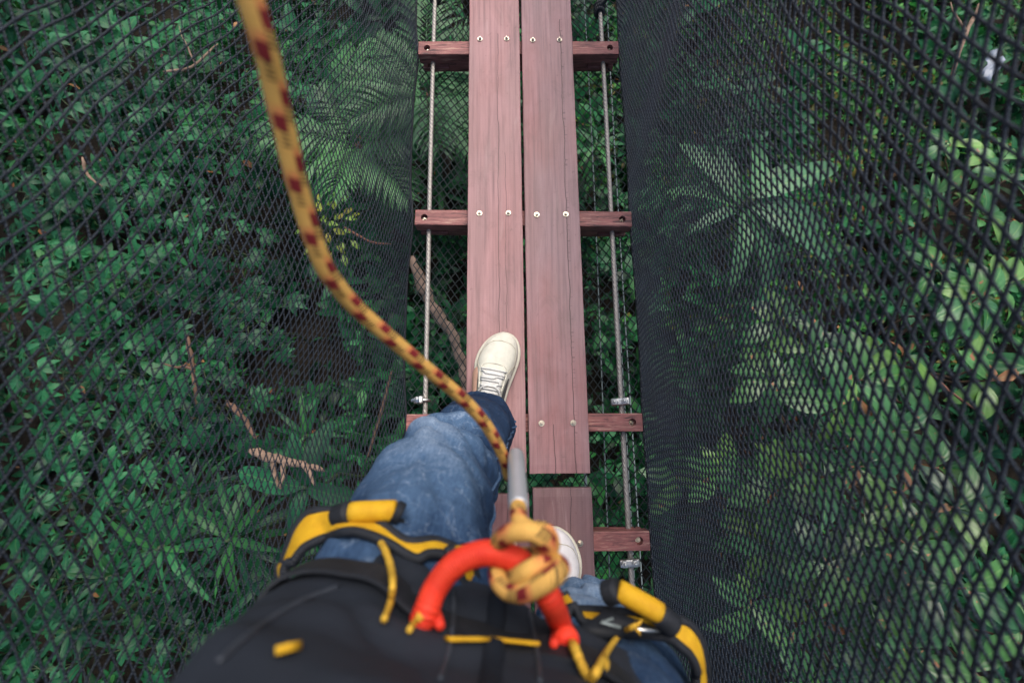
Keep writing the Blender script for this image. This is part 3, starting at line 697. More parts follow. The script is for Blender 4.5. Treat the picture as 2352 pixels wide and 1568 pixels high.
# yellow-green sapling behind the rope
YL = blade('leaf', .075, .04, OVATE, M['yellow_leaf'], .2, .3)
p = atz(745, 510, -2.0); gz = ground_h(p.x, p.y); e = empty('yellow_sapling', (p.x, p.y, gz), 0, 'yellow-green sapling just right of the rope behind the left net', 'sapling')
b = MB(); H = -2.0-gz; b.tube(bent((0, 0, 0), (0, 0, H), 6, .03, 9), .008, 6); g = random.Random(3); sp = []
for k in range(34):
    a = k*2.4; rr_ = .19*math.sqrt(k/34); q = Vector((rr_*math.cos(a), rr_*math.sin(a)*1.3, H - g.uniform(0, .15))); b.tube([(0, 0, H-.25), q], .002, 4); sp.append((a, q))
b.build('branch', M['stem'], e)
for a, q in sp: ob('leaf', YL, None, e, place(a-1.57+g.uniform(-.6, .6), g.uniform(-.3, .4), q, g.uniform(.7, 1.3), g.uniform(-.4, .4)))

# fallen sticks and trunks
def stick(name, uvz, r0, r1, mat, label, seed, twigs=()):
    pts = spline([tuple(atz(*q)) for q in uvz], 6); g = random.Random(seed); n = len(pts)
    pts = [Vector(p) + Vector((g.uniform(-1, 1), g.uniform(-1, 1), g.uniform(-1, 1)))*r0*.25 for p in pts]; o = pts[0].copy()
    e = empty(name, o, 0, label, 'branch', 'bare branches in the undergrowth'); b = MB(); b.tube([p-o for p in pts], [(r0+(r1-r0)*i/(n-1))*(1+.18*g.uniform(-1, 1))*min(1, .35+.3*i, .35+.3*(n-1-i)) for i in range(n)], 9); b.build('limb', mat, e)
    for i, d, L in twigs:
        b = MB(); d = Vector(d).normalized(); b.tube([p-o for p in bent(pts[i], pts[i]+d*L, 4, .08, seed+i)], [r1*1.1, r1, r1*.8, r1*.6, r1*.35], 6); b.build('twig', mat, e)
    return e
stick('fallen_branch', [(575, 1035, -1.5), (625, 1050, -1.48), (690, 1065, -1.5), (745, 1082, -1.52)], .030, .016, M['bark'], 'pale pinkish stick beside the paddle-leaved seedling on the left', 1, [(6, (.2, -1, -.1), .16), (9, (-.1, -1, 0), .15), (13, (.6, -.9, .1), .14)])
stick('bare_trunk', [(945, 590, -1.2), (985, 690, -1.3), (1035, 765, -1.4), (1065, 850, -1.5), (1075, 960, -1.6)], .033, .027, M['bark'], 'leaning bare trunk passing under the deck by the front shoe', 2)
stick('thin_branch', [(375, 165, -2.0), (440, 155, -1.95), (500, 100, -1.9)], .012, .007, M['bark'], 'thin pale branch in the upper left, left of the rope', 3, [(7, (-.4, 1, .3), .3)])
stick('thin_branch', [(190, 360, -1.9), (200, 400, -1.95), (235, 430, -2.0)], .014, .008, M['bark'], 'short broken pale stick near the left edge', 4)
stick('thin_branch', [(430, 770, -2.45), (445, 860, -2.4), (450, 940, -2.45)], .022, .014, M['bark_dark'], 'upright pinkish stick in the left undergrowth', 5, [(5, (-1, .2, 0), .25)])
stick('thin_branch', [(520, 920, -2.1), (560, 960, -2.05), (590, 1010, -2.0)], .022, .014, M['bark_dark'], 'pale branch leading down to the paddle-leaved seedling', 6)
stick('thin_branch', [(790, 520, -1.9), (850, 555, -1.9), (900, 560, -1.95)], .010, .006, M['twig'], 'thin reddish twig behind the left net beside the sapling', 7)
stick('thin_branch', [(2250, 10, -1.7), (2215, 90, -1.7), (2180, 190, -1.75)], .016, .010, M['bark'], 'slanting pale branch in the upper right corner', 8, [(5, (-.5, 1, .2), .25)])
stick('thin_branch', [(2130, 850, -1.2), (2190, 905, -1.2), (2260, 950, -1.2)], .008, .005, M['twig'], 'thin brown twig among the broad leaves at right', 9)
stick('thin_branch', [(900, 850, -2.2), (880, 930, -2.25), (840, 1060, -2.3)], .014, .010, M['bark_dark'], 'thin pale branch behind the left net beside the jeans', 10)
b = MB(); gs = random.Random(4); p = atz(2285, 150, -1.55)
b.quad_grid([[Vector((i*.018-.06 + gs.uniform(-.01, .01), j*.03-.1 - .3*i*.018, .03*math.sin(i*1.9+j)+gs.uniform(-.01, .01))) for i in range(6)] for j in range(7)])
o = b.build('plastic_scrap', M['plastic']); o.location = p; o.rotation_euler = (.2, .1, -.5)
so = o.modifiers.new('thick', 'SOLIDIFY'); so.thickness = .002
tag(o, 'crumpled pale blue plastic scrap caught in leaves at upper right', 'scrap')

# ------------------------------------------------------------------ the person
person = empty('person', (-.05, -.27, 0), 0, 'person in blue jeans, black jacket and off-white trainers stepping along the planks', 'person')
person.matrix_world = Matrix.Identity(4)
LEG_L = [(-.098, .050, .098, .052), (-.101, .034, .16, .062), (-.106, .018, .22, .071), (-.112, .004, .30, .075), (-.124, -.022, .40, .074), (-.135, -.042, .47, .074), (-.142, -.072, .56, .083), (-.146, -.120, .66, .090), (-.147, -.152, .72, .092), (-.146, -.192, .78, .094), (-.135, -.245, .88, .098)]
LEG_R = [(.080, -.404, .098, .052), (.081, -.390, .16, .056), (.082, -.350, .28, .065), (.081, -.305, .40, .069), (.080, -.288, .47, .071), (.068, -.285, .58, .082), (.056, -.283, .68, .091), (.048, -.283, .76, .096), (.042, -.285, .88, .098)]
KJ = 96
def leg_mesh(rings, seed, part=0):
    sp = spline(rings, 15); K = KJ; rows = []; fades = []
    for i, q in enumerate(sp):
        c = Vector(q[:3]); r = q[3]; t = (Vector(sp[min(i+1, len(sp)-1)][:3])-Vector(sp[max(i-1, 0)][:3])).normalized()
        fw = (Vector((0, 1, 0))-t*t.y).normalized(); sd_ = fw.cross(t); s_ = i/len(sp); ring = []
        for k in range(K):
            a = 2*math.pi*k/K; d = fw*math.cos(a)+sd_*math.sin(a); p = c+d*r
            # creases: stacked at the ankle, radiating behind and across the knee
            ank = math.exp(-((c.z-.16)/.07)**2); kn = math.exp(-((c.z-.45)/.09)**2)
            f = .0040*noise.noise(Vector((p.x*12+seed, p.y*12, p.z*22))) + .0010*noise.noise(Vector((p.x*38, p.y*38+seed, p.z*60)))
            f += ank*.0105*math.sin(c.z*120+3*math.sin(a+seed)+2*noise.noise(p*14)) 
            f += kn*.0105*math.sin(c.z*80-2.3*math.cos(a-.6)+3*noise.noise(p*9+Vector((seed, 0, 0))))
            f += .004*math.sin(a*3+c.z*26+seed)*math.exp(-((c.z-.62)/.1)**2)
            f += .011*abs(noise.noise(Vector((a*1.2+seed, c.z*9-a*1.5, 3.3))))
            rid = noise.noise(Vector((p.x*7+seed*3, p.y*7+p.z*5, p.z*11-math.sin(a)*1.2))); crease = math.exp(-(rid/.07)**2)
            r2 = noise.noise(Vector((p.x*13-seed, p.y*13-p.z*9, p.z*17+math.sin(a)*1.5))); crease2 = math.exp(-(r2/.06)**2)
            f += -.0042*crease - .0016*crease2 + .0045*(1-crease)*max(0, rid)*2
            ring.append(p+d*f)
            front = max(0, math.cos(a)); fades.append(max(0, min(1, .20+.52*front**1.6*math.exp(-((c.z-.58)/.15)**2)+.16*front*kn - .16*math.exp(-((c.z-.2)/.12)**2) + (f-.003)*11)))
        rows.append(ring)
    b = MB(); base, n = b.quad_grid(rows, True, flip=True); return b, fades, rows
jeans_parts = []
jb, jf, rows_l = leg_mesh(LEG_L, 2.0); rb_, rf, rows_r = leg_mesh(LEG_R, 7.0)
o0 = len(jb.v); jb.v += rb_.v; jb.f += [[q+o0 for q in f] for f in rb_.f]; jb.uv += rb_.uv; jf += rf
# seat of the jeans joining both legs
seat = []
for z, a_, b_ in [(.76, .08, .05), (.82, .14, .07), (.88, .165, .085), (.96, .165, .09), (1.0, .16, .09)]:
    seat.append([Vector((-.048+a_*math.cos(2*math.pi*k/KJ), -.30+b_*math.sin(2*math.pi*k/KJ), z)) for k in range(KJ)])
jb.quad_grid(seat, True); jf += [.3]*(5*KJ)
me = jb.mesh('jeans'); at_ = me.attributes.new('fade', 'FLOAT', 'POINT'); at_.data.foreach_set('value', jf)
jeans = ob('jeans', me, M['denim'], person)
for rows in (rows_l, rows_r):                                # turned hem with its stitch line
    r0 = [sum((Vector(p) for p in rows[0]), Vector())/KJ, rows]
    hem = [[r0[0]+(Vector(p)-r0[0])*k + Vector((0, 0, dz)) for p in rows[0]] for k, dz in ((.92, .014), (.93, -.002), (1.0, -.004), (1.05, -.001), (1.055, .006), (1.045, .016), (1.0, .018))]
    b = MB(); b.quad_grid(hem, True); mm = b.mesh('hem'); aa = mm.attributes.new('fade', 'FLOAT', 'POINT'); aa.data.foreach_set('value', [.34]*len(mm.vertices)); ob('hem', mm, M['denim'], jeans)
    b = MB()
    for k in range(0, KJ):
        p0, p1 = (r0[0]+(Vector(rows[0][q % KJ])-r0[0])*1.062+Vector((0, 0, .0115)) for q in (k, k+1)); b.tube([p0.lerp(p1, .1), p0.lerp(p1, .75)], .0009, 5)
    b.build('stitching', M['thread'], jeans)

for rows, k in ((rows_l, KJ//4), (rows_r, 3*KJ//4), (rows_l, 3*KJ//4), (rows_r, KJ//4)):
    b = MB(); b.tube([Vector(r_[k])+(Vector(r_[k])-sum((Vector(p) for p in r_), Vector())/KJ).normalized()*.0012 for r_ in rows], .0022, 6); mm = b.mesh('side_seam'); aa = mm.attributes.new('fade', 'FLOAT', 'POINT'); aa.data.foreach_set('value', [.45]*len(mm.vertices)); ob('side_seam', mm, M['denim'], jeans)
def shoe(loc, rz, flip, upper, red=False):
    root = empty('shoe', (0, 0, 0)); root.parent = person
    root.matrix_world = Matrix.Translation(loc) @ Matrix.Rotation(rz, 4, 'Z'); root.name = 'shoe'
    L = .288
    prof = [(0.0, .010, .010, .060), (.03, .029, .029, .084), (.12, .036, .035, .095), (.28, .039, .034, .100), (.42, .042, .036, .101), (.52, .047, .039, .096), (.60, .052, .043, .088), (.68, .0555, .047, .078), (.76, .054, .050, .069), (.84, .047, .049, .062), (.90, .038, .044, .055), (.95, .026, .036, .047), (.985, .011, .024, .038), (1.0, .001, .010, .030)]
    sp = spline(prof, 4); rows = []
    for f, wl, wm, h in sp:
        wl, wm = wl*.95, wm*.95
        if flip: wl, wm = wm, wl
        ring = []
        for k in range(25):
            a = math.pi*k/24; cx = math.cos(a); wx = wm if cx > 0 else wl
            ex = math.copysign(abs(cx)**.72, cx)*wx; ez = .014+(h-.014)*math.sin(a)**.62
            squeeze = 1-.16*max(0, (ez-.05)/.06) if f < .62 else 1-.05*max(0, (ez-.03)/.04)
            ring.append(Vector((ex*squeeze, f*L, ez)))
        rows.append(ring)
    b = MB(); b.quad_grid(rows); up = b.build('upper', upper, root)
    out = [(x, f*L) for f, x in [(q[0], (q[2] if not flip else q[1])) for q in sp]] + [(-x, f*L) for f, x in [(q[0], (q[1] if not flip else q[2])) for q in reversed(sp)]]
    cx, cy = 0, L/2; b = MB(); K = len(out)
    lay = [[Vector((x*s_, cy+(y-cy)*sy_, z)) for x, y in out] for s_, sy_, z in ((.95, .985, .0006), (1.05, 1.012, .004), (1.075, 1.018, .014), (1.06, 1.015, .021), (.98, .99, .0235))]
    bs, n = b.quad_grid(lay, True); b.cap(bs, n); b.cap(bs+4*n, n, True); b.build('sole', M['sole'], root)
    def surf(f, side):                                           # point on the upper: f along, side -1..1 across
        i = min(len(sp)-1, max(0, int(round(f*(len(sp)-1))))); i = min(range(len(sp)), key=lambda q: abs(sp[q][0]-f)); a = math.pi/2*(1-side); k = a/math.pi*24; k0 = int(min(23, k)); return rows[i][k0].lerp(rows[i][k0+1], k-k0)
    # toe cap seam and eyestay rim
    b = MB(); b.tube([surf(f, s_)+Vector((0, 0, .0006)) for f, s_ in [(.60, -.86), (.68, -.78), (.76, -.68), (.84, -.52), (.89, -.28), (.905, 0), (.89, .30), (.85, .55), (.78, .72), (.70, .82), (.62, .88)]], .0012, 6); b.build('toe_seam', M['seam'], root)
    ey = [(.44, -.52), (.52, -.52), (.60, -.50), (.655, -.36), (.672, 0), (.655, .36), (.60, .50), (.52, .52), (.44, .52)]
    b = MB(); b.tube(spline([tuple(surf(f, s_)+Vector((0, 0, .001))) for f, s_ in ey], 4), .0020, 6); b.build('eyestay', upper, root)
    for s_ in (-1, 1):
        b = MB(); b.tube([surf(f, s_*x)+Vector((s_*.0005, 0, .0004)) for f, x in [(.60, .52), (.66, .66), (.70, .80), (.70, .95)]], .0011, 6); b.build('side_seam', M['seam'], root)
    # tongue
    b = MB(); b.quad_grid([[surf(f, s_)+Vector((0, 0, .0022)) for s_ in np.linspace(-.36, .36, 7)] for f in (.40, .46, .52, .57, .61, .63)]); b.build('tongue', M['lace'], root)
    for f, df in [(.445, .0), (.48, .012), (.515, -.01), (.55, .012), (.585, -.008), (.615, 0)]:
        b = MB(); pts = [surf(f+df*s_, s_*.44)+Vector((0, 0, .0034+.0012*(1-s_*s_))) for s_ in np.linspace(-1, 1, 9)]
        b.tube(pts, .0023, 6); b.build('lace', M['lace'], root)
    for s_ in (-1, 1):
        b = MB(); b.tube(spline([tuple(surf(.47, s_*.1)+Vector((0, 0, .007))), tuple(surf(.45, s_*.35)+Vector((0, 0, .009))), tuple(surf(.40, s_*.62)+Vector((0, 0, .006))), tuple(surf(.36, s_*.78)+Vector((0, 0, .004)))], 4), .0022, 6); b.build('lace_end', M['lace'], root)
        b = MB(); b.quad_grid([[surf(f, s_*x)+Vector((s_*.0012, 0, .0006)) for x in np.linspace(lo, hi, 5)] for f, lo, hi in ((.34, .62, .95), (.40, .60, .92), (.46, .60, .86), (.52, .62, .80), (.575, .66, .72))], flip=(s_ < 0)); b.build('side_stripe', M['grey_stripe'], root)
    if red:
        b = MB(); b.tube([Vector((x, y, .0225)) for x, y in [(p_[0]*1.0, p_[1]) for p_ in out] if y > .2 and x < 0], .0022, 6); b.build('red_trim', M['red'], root)
    return root
shoe(Vector((-.108, -.008, .0012)), R(-11.5), False, M['shoe'])
shoe(Vector((.066, -.496, .0012)), R(-1.5), True, M['shoe_white'], True)

# continuous body under the clothes (head, arms and hands stay above and behind the lens)
def body_mesh():
    V = []; E_ = []; Rd = []
    def add(p, r, parent=None):
        V.append(Vector(p)); Rd.append(r); i = len(V)-1
        if parent is not None: E_.append((parent, i))
        return i
    pel = add((-.048, -.262, .92), .105); b1 = add((-.05, -.275, 1.06), .105, pel); b2 = add((-.05, -.295, 1.22), .088, b1); b3 = add((-.05, -.315, 1.34), .060, b2)
    nk = add((-.05, -.315, 1.46), .048, b3); h0 = add((-.05, -.285, 1.53), .070, nk); h1 = add((-.05, -.275, 1.60), .082, h0); add((-.05, -.285, 1.67), .070, h1)
    for s, leg in ((-1, LEG_L), (1, LEG_R)):
        q = pel
        for c in reversed(leg[:-1]): q = add(c[:3], c[3]*.72, q)
        fx, fy = leg[0][0], leg[0][1]; q = add((fx, fy+.03, .055), .034, q); add((fx+.01*s, fy+.14, .040), .026, q)
        sh = add((-.05+s*.155, -.322, 1.335), .040, b3); el = add((-.05+s*.265, -.24, 1.135), .036, sh); wr = add((-.03+s*.115, -.07, 1.275), .027, el)
        pm = add((-.03+s*.085, -.035, 1.295), .030, wr); kn = add((-.03+s*.072, -.008, 1.305), .028, pm)
        for k in range(4):
            f0 = add((-.03+s*(.070-.004*k), .004, 1.325-.016*k), .0092, kn); f1 = add((-.03+s*(.050-.003*k), .022, 1.328-.017*k), .0085, f0); add((-.03+s*(.030+.002*k), .026, 1.328-.017*k), .0075, f1)
        t0 = add((-.03+s*.068, -.050, 1.318), .011, pm); add((-.03+s*.045, -.040, 1.325), .0095, t0)
    me = bpy.data.meshes.new('body'); me.from_pydata(V, E_, []); o = bpy.data.objects.new('tmp', me); COL.objects.link(o)
    sk = o.modifiers.new('skin', 'SKIN'); o.modifiers.new('sub', 'SUBSURF').levels = 2
    for i, sv in enumerate(me.skin_vertices[0].data): sv.radius = (Rd[i], Rd[i]); sv.use_root = (i == 0)
    dg = bpy.context.evaluated_depsgraph_get(); out = bpy.data.meshes.new_from_object(o.evaluated_get(dg)); bpy.data.objects.remove(o)
    out.name = 'body'; out.materials.clear(); out.materials.append(M['skin']); out.polygons.foreach_set('use_smooth', [True]*len(out.polygons)); return out
ob('body', body_mesh(), None, person)
b = MB(); b.quad_grid([[Vector((-.05+r_*math.cos(2*math.pi*k/24)*.088, -.292+r_*math.sin(2*math.pi*k/24)*(.108), z + (.05*math.sin(2*math.pi*k/24) if z < 1.66 else 0))) for k in range(24)] for z, r_ in ((1.55, .98), (1.60, 1.05), (1.66, 1.03), (1.71, .85), (1.745, .5), (1.755, .05))], True); b.build('hair', M['hair'], person)

# jacket: boxy torso shell turned a little to the right, with sleeves
BACK = [(.150, -.300), (.105, -.375), (.0, -.425), (-.10, -.43), (-.20, -.385), (-.25, -.29)]
JC = [(.745, [(-.245, -.20), (-.20, -.120), (-.15, -.100), (-.105, -.098), (-.04, -.118), (.03, -.158), (.08, -.186), (.125, -.225)], 1.0),
      (.80, [(-.238, -.18), (-.202, -.112), (-.15, -.098), (-.105, -.104), (-.04, -.132), (.03, -.162), (.08, -.190), (.125, -.230)], 1.0),
      (.86, [(-.236, -.18), (-.200, -.106), (-.15, -.104), (-.105, -.120), (-.04, -.148), (.01, -.158), (.08, -.196), (.125, -.236)], .98),
      (.92, [(-.234, -.17), (-.196, -.102), (-.15, -.106), (-.105, -.124), (-.04, -.144), (.01, -.152), (.08, -.190), (.130, -.236)], 1.0),
      (.98, [(-.226, -.17), (-.188, -.102), (-.15, -.104), (-.105, -.120), (-.04, -.136), (.01, -.146), (.08, -.180), (.135, -.236)], 1.0),
      (1.05, [(-.225, -.18), (-.185, -.108), (-.15, -.108), (-.105, -.118), (-.04, -.130), (.01, -.140), (.08, -.170), (.135, -.236)], 1.0),
      (1.15, [(-.240, -.21), (-.200, -.150), (-.15, -.140), (-.105, -.140), (-.04, -.145), (.01, -.150), (.08, -.180), (.140, -.240)], 1.0)]
def jctrl(z):
    for (z0, f0, k0), (z1, f1, k1) in zip(JC, JC[1:]):
        if z0 <= z <= z1:
            t = (z-z0)/(z1-z0); t = t*t*(3-2*t); return [((a[0]+(c[0]-a[0])*t), a[1]+(c[1]-a[1])*t) for a, c in zip(f0, f1)]
    return JC[0][1] if z < JC[0][0] else JC[-1][1]
def jring(z, grow=0.0, fold=True):
    raw = [Vector((p[0], p[1], z)) for p in spline(jctrl(z)+BACK, 8, True)]; c = Vector((-.05, -.26, z)); out = []; n = len(raw)
    for k, p in enumerate(raw):
        t = (raw[(k+1) % n]-raw[k-1]).normalized(); nn = Vector((-t.y, t.x, 0)); nn = nn if nn.dot(p-c) > 0 else -nn
        f = grow
        if fold:
            f += .009*noise.noise(Vector((p.x*11, p.y*11, z*16))) + .0045*noise.noise(Vector((p.x*26, p.y*26, z*40+5))) + .0045*math.sin(z*75+40*p.x+2*noise.noise(p*12))*math.exp(-((z-.87)/.05)**2)
            cr_ = noise.noise(Vector((p.x*9, p.y*9+z*4, z*10+p.x*6))); f += -.006*math.exp(-(cr_/.06)**2)*(1-math.exp(-((z-.862)/.02)**2))
        q = p+nn*f
        if fold: q.z += .010*noise.noise(Vector((p.x*9, p.y*9, 2.2)))*math.exp(-((z-.785)/.04)**2)
        out.append(q)
    return out
NJ = len(jring(.8))
jrows = [jring(z) for z in np.linspace(.785, 1.15, 40)]
for z, a_, b_, cy in ((1.22, .19, .135, -.295), (1.30, .19, .125, -.31), (1.36, .175, .11, -.315), (1.41, .13, .085, -.318), (1.44, .075, .07, -.318), (1.48, .068, .066, -.318)):
    last = jrows[-1]; jrows.append([Vector((-.05+a_*math.cos(th_), cy+b_*math.sin(th_), z)) for th_ in [math.atan2((p.y+.28)/.15, (p.x+.05)/.19) for p in jring(1.15, 0, False)]])
jm = MB(); jm.quad_grid(jrows, True, flip=True)
jm.quad_grid([jring(z, -.004) for z in (.785, .81, .85)], True)
for s in (-1, 1):
    jm.tube(spline([(-.05+s*.13, -.32, 1.37), (-.05+s*.20, -.318, 1.31), (-.05+s*.255, -.275, 1.18), (-.05+s*.268, -.235, 1.13), (-.04+s*.20, -.16, 1.19), (-.03+s*.125, -.08, 1.268)], 6), [.075-.0012*k for k in range(31)], 16, caps=False)
jacket = jm.build('jacket', M['jacket'], person)
b = MB()
zp = []
for z in np.linspace(.79, 1.14, 40):
    ring = [p for p in jring(z) if p.y > -.21]; zp.append(min(ring, key=lambda p: abs(p.x+.045)))
zp = [Vector((-.045, p.y, p.z)) for p in zp]
b.quad_grid([[p+Vector((-.008, -.001, 0)), p+Vector((-.006, .0030, 0)), p+Vector((0, .0042, 0)), p+Vector((.006, .0022, 0)), p+Vector((.008, -.004, 0))] for p in zp]); b.build('zip_placket', M['zip'], jacket)

# ------------------------------------------------------------------ the climbing harness
harness = empty('climbing_harness', (0, 0, 0), 0, 'black and yellow climbing harness with red tie-in loop round the person', 'harness')
def ribbon(pts, wv, w_, th=.0032, closed=False):
    """flat strap: pts centre line, wv width directions"""
    rows = []
    m = len(pts)
    for i, p in enumerate(pts):
        p = Vector(p); a = Vector(pts[i-1] if (i or closed) else p); c_ = Vector(pts[(i+1) % m] if (i < m-1 or closed) else p); t = (c_-a).normalized(); wd = Vector(wv[i] if isinstance(wv, list) else wv); wd = (wd-t*wd.dot(t)).normalized(); n = t.cross(wd)
        rows.append([p-wd*w_/2-n*th/2, p+wd*w_/2-n*th/2, p+wd*w_/2+n*th/2, p-wd*w_/2+n*th/2])
    b = MB(); base, n = b.quad_grid(rows, True, closed)
    if not closed: b.cap(base, n); b.cap(base+(m-1)*n, n, True)
    return b
belt = [p for p in jring(.862, .004)]
bl = ribbon(belt, Vector((0, 0, 1)), .034, .003, True).build('waist_belt', M['black_web'], harness, smooth=False)
front = [p for p in belt if p.y > -.20]; front.sort(key=lambda p: p.x)
def belt_at(x, dz=0, out=.005):
    k = min(range(len(front)-1), key=lambda i: abs((front[i].x+front[i+1].x)/2-x)); a, c_ = front[k], front[k+1]; t = (x-a.x)/(c_.x-a.x+1e-9); p = a.lerp(c_, t); return p+Vector((0, out, dz))
def belt_run(x0, x1, dz, out, n=8): return [belt_at(x0+(x1-x0)*i/n, dz, out) for i in range(n+1)]
from mathutils.bvhtree import BVHTree
def _bvh(*objs):
    vs, fs = [], []
    for o in objs:
        n = len(vs); vs += [v.co.copy() for v in o.data.vertices]; fs += [[q+n for q in p.vertices] for p in o.data.polygons]
    return BVHTree.FromPolygons(vs, fs)
WORN = _bvh(jacket, jeans, bl)
def worn(u, v, lift):                                         # a point resting on the clothes, lifted by so much
    r = _ray(u, v).normalized(); h = WORN.ray_cast(CAM, r)
    return (h[0] - r*lift) if h[0] else at(u, v, .42)
LEGS = {-1: LEG_L, 1: LEG_R}
def leg_axis(leg, z):
    for a, c_ in zip(leg, leg[1:]):
        if a[2] <= z <= c_[2]:
            t = (z-a[2])/(c_[2]-a[2]); q = [a[i]+(c_[i]-a[i])*t for i in range(4)]; return Vector(q[:3]), q[3], (Vector(c_[:3])-Vector(a[:3])).normalized()
    q = leg[-1]; return Vector(q[:3]), q[3], Vector((0, 0, 1))
def leg_loop(A, B, back_a, back_b):
    """padded loop: knee-side edge A, hip-side edge B, closed behind the thigh"""
    def rest(q, lift):
        p = at(*q); r = _ray(q[0], q[1]).normalized(); h = JEANS_T.ray_cast(CAM, r)
        if h[0] and (h[0]-CAM).length - lift < (p-CAM).length: p = h[0]-r*lift
        return p
    EA = spline([tuple(rest(q, .007)) for q in A]+back_a, 5, True); EB = spline([tuple(rest(q, .011)) for q in B]+back_b, 5, True); n = len(EA)
    EA, EB = [Vector(p) for p in EA], [Vector(p) for p in EB]; c0 = sum(EA+EB, Vector())/(2*n)
    def shell(off, t0, t1, bow, K=7):
        rows = []
        for k, (p, q) in enumerate(zip(EA, EB)):
            t = (EA[(k+1) % n]-EA[k-1]).normalized(); nn = t.cross(q-p).normalized(); m_ = (p+q)/2
            if nn.dot(m_-c0) < 0: nn = -nn
            rows.append([p.lerp(q, t0+(t1-t0)*i/(K-1)) + nn*(off+bow*math.sin(math.pi*i/(K-1))) for i in range(K)])
        return rows
    b = MB(); inn = shell(0, 0, 1, .001); b.quad_grid(inn, False, True); o = b.build('leg_loop', M['yellow'], harness)
    so = o.modifiers.new('thick', 'SOLIDIFY'); so.thickness = .0025; so.offset = 0
    b = MB(); b.quad_grid(shell(-.0042, .06, .94, .002), False, True); q = b.build('inner_padding', M['black_web'], o); so = q.modifiers.new('thick', 'SOLIDIFY'); so.thickness = .002; so.offset = 0
    for E_ in (EA, EB):
        b = MB(); b.tube(E_, .0046, 8, closed=True); b.build('binding', M['black_web'], o)
    return o
JEANS_T = _bvh(jeans)
leg_loop([(643, 1334, .465), (648, 1299, .472), (664, 1253, .478), (681, 1211, .482), (702, 1183, .485), (722, 1174, .485), (760, 1172, .482), (810, 1178, .48), (870, 1200, .478), (935, 1242, .475), (1000, 1240, .478), (1053, 1262, .482), (1085, 1290, .50)],
         [(652, 1340, .440), (674, 1290, .442), (690, 1267, .446), (702, 1255, .449), (729, 1241, .453), (755, 1232, .456), (785, 1222, .458), (825, 1222, .460), (885, 1244, .460), (951, 1282, .457), (985, 1272, .460), (1020, 1274, .464), (1050, 1296, .475)],
         [(-.055, -.25, .735), (-.13, -.285, .735), (-.215, -.265, .745)], [(-.052, -.255, .775), (-.13, -.295, .778), (-.212, -.275, .785)])
leg_loop([(1286, 1393, .492), (1312, 1399, .486), (1368, 1401, .478), (1430, 1405, .472), (1500, 1415, .470), (1560, 1424, .470), (1586, 1436, .472), (1608, 1470, .475), (1619, 1522, .478), (1622, 1580, .482)],
         [(1300, 1424, .466), (1340, 1428, .463), (1382, 1442, .458), (1430, 1450, .455), (1490, 1456, .455), (1535, 1464, .455), (1563, 1484, .455), (1588, 1508, .455), (1600, 1540, .456), (1600, 1585, .460)],
         [(.135, -.33, .735), (.06, -.385, .73), (-.02, -.345, .735)], [(.13, -.335, .775), (.055, -.39, .77), (-.02, -.35, .775)])
def V3(u, v, d): return at(u, v, d)
def roll(name, a, c_, r, mat, parent, n=14):
    b = MB(); a, c_ = Vector(a), Vector(c_); pts = [a.lerp(c_, i/6) for i in range(7)]
    b.tube(pts, [r*.96, r, r, r, r, r, r*.96], n); return b.build(name, mat, parent)
# left webbing roll, keeper and buckle on the front of the left thigh
def buckle_set(A, B, r, keep_a, keep_b, plate, bar, mark):
    k = roll('webbing_roll', A, B, r, M['yellow'], harness)
    for P_, Q_, rr_ in (keep_a, keep_b): roll('roll_end', P_, Q_, rr_, M['black_web'], k)
    b = MB(); t = Vector((0, 0, .0))
    rows = [[Vector(p) for p in row] for row in plate]; b.quad_grid(rows); o = b.build('buckle_plate', M['black_plastic'], harness); so = o.modifiers.new('thick', 'SOLIDIFY'); so.thickness = .004; so.offset = 0
    b = MB(); b.tube([Vector(p) for p in bar], .0021, 8); b.build('adjuster_bar', M['steel'], o)
    b = MB(); b.tube([Vector(p) for p in mark], .0016, 6); b.build('grey_mark', M['wire'], o)
buckle_set(V3(806, 1176, .455), V3(908, 1172, .452), .0100,
           (V3(774, 1186, .462), V3(806, 1176, .455), .0112), (V3(906, 1172, .452), V3(922, 1180, .453), .0104),
           [[V3(822, 1204, .458), V3(870, 1202, .454), V3(928, 1190, .455)], [V3(838, 1222, .452), V3(886, 1226, .449), V3(934, 1222, .452)], [V3(872, 1246, .446), V3(912, 1250, .444), V3(948, 1250, .448)], [V3(905, 1285, .438), V3(940, 1300, .437), V3(976, 1305, .440)]],
           [V3(812, 1196, .452), V3(840, 1218, .448), V3(875, 1240, .444)], [V3(957, 1236, .436), V3(968, 1262, .434), V3(938, 1256, .435)])
buckle_set(V3(1420, 1354, .452), V3(1516, 1408, .448), .0100,
           (V3(1392, 1362, .458), V3(1420, 1354, .452), .0116), (V3(1513, 1407, .448), V3(1545, 1438, .450), .0112),
           [[V3(1388, 1395, .456), V3(1440, 1415, .452), V3(1530, 1452, .455)], [V3(1376, 1410, .450), V3(1430, 1432, .446), V3(1508, 1462, .450)], [V3(1350, 1428, .442), V3(1400, 1448, .440), V3(1440, 1455, .444)], [V3(1322, 1442, .434), V3(1372, 1466, .434), V3(1402, 1472, .438)]],
           [V3(1440, 1440, .444), V3(1480, 1446, .446), V3(1530, 1446, .450)], [V3(1408, 1420, .436), V3(1380, 1427, .433), V3(1425, 1440, .434)])
for us in ((1030, 1060, 1090, 1118), (1132, 1170, 1205, 1240)):
    ribbon([worn(u, 1466+(u-1130)*.10*(u > 1130), .008) for u in us], Vector((0, .3, 1)), .0085, .0026).build('yellow_tape', M['yellow'], bl)
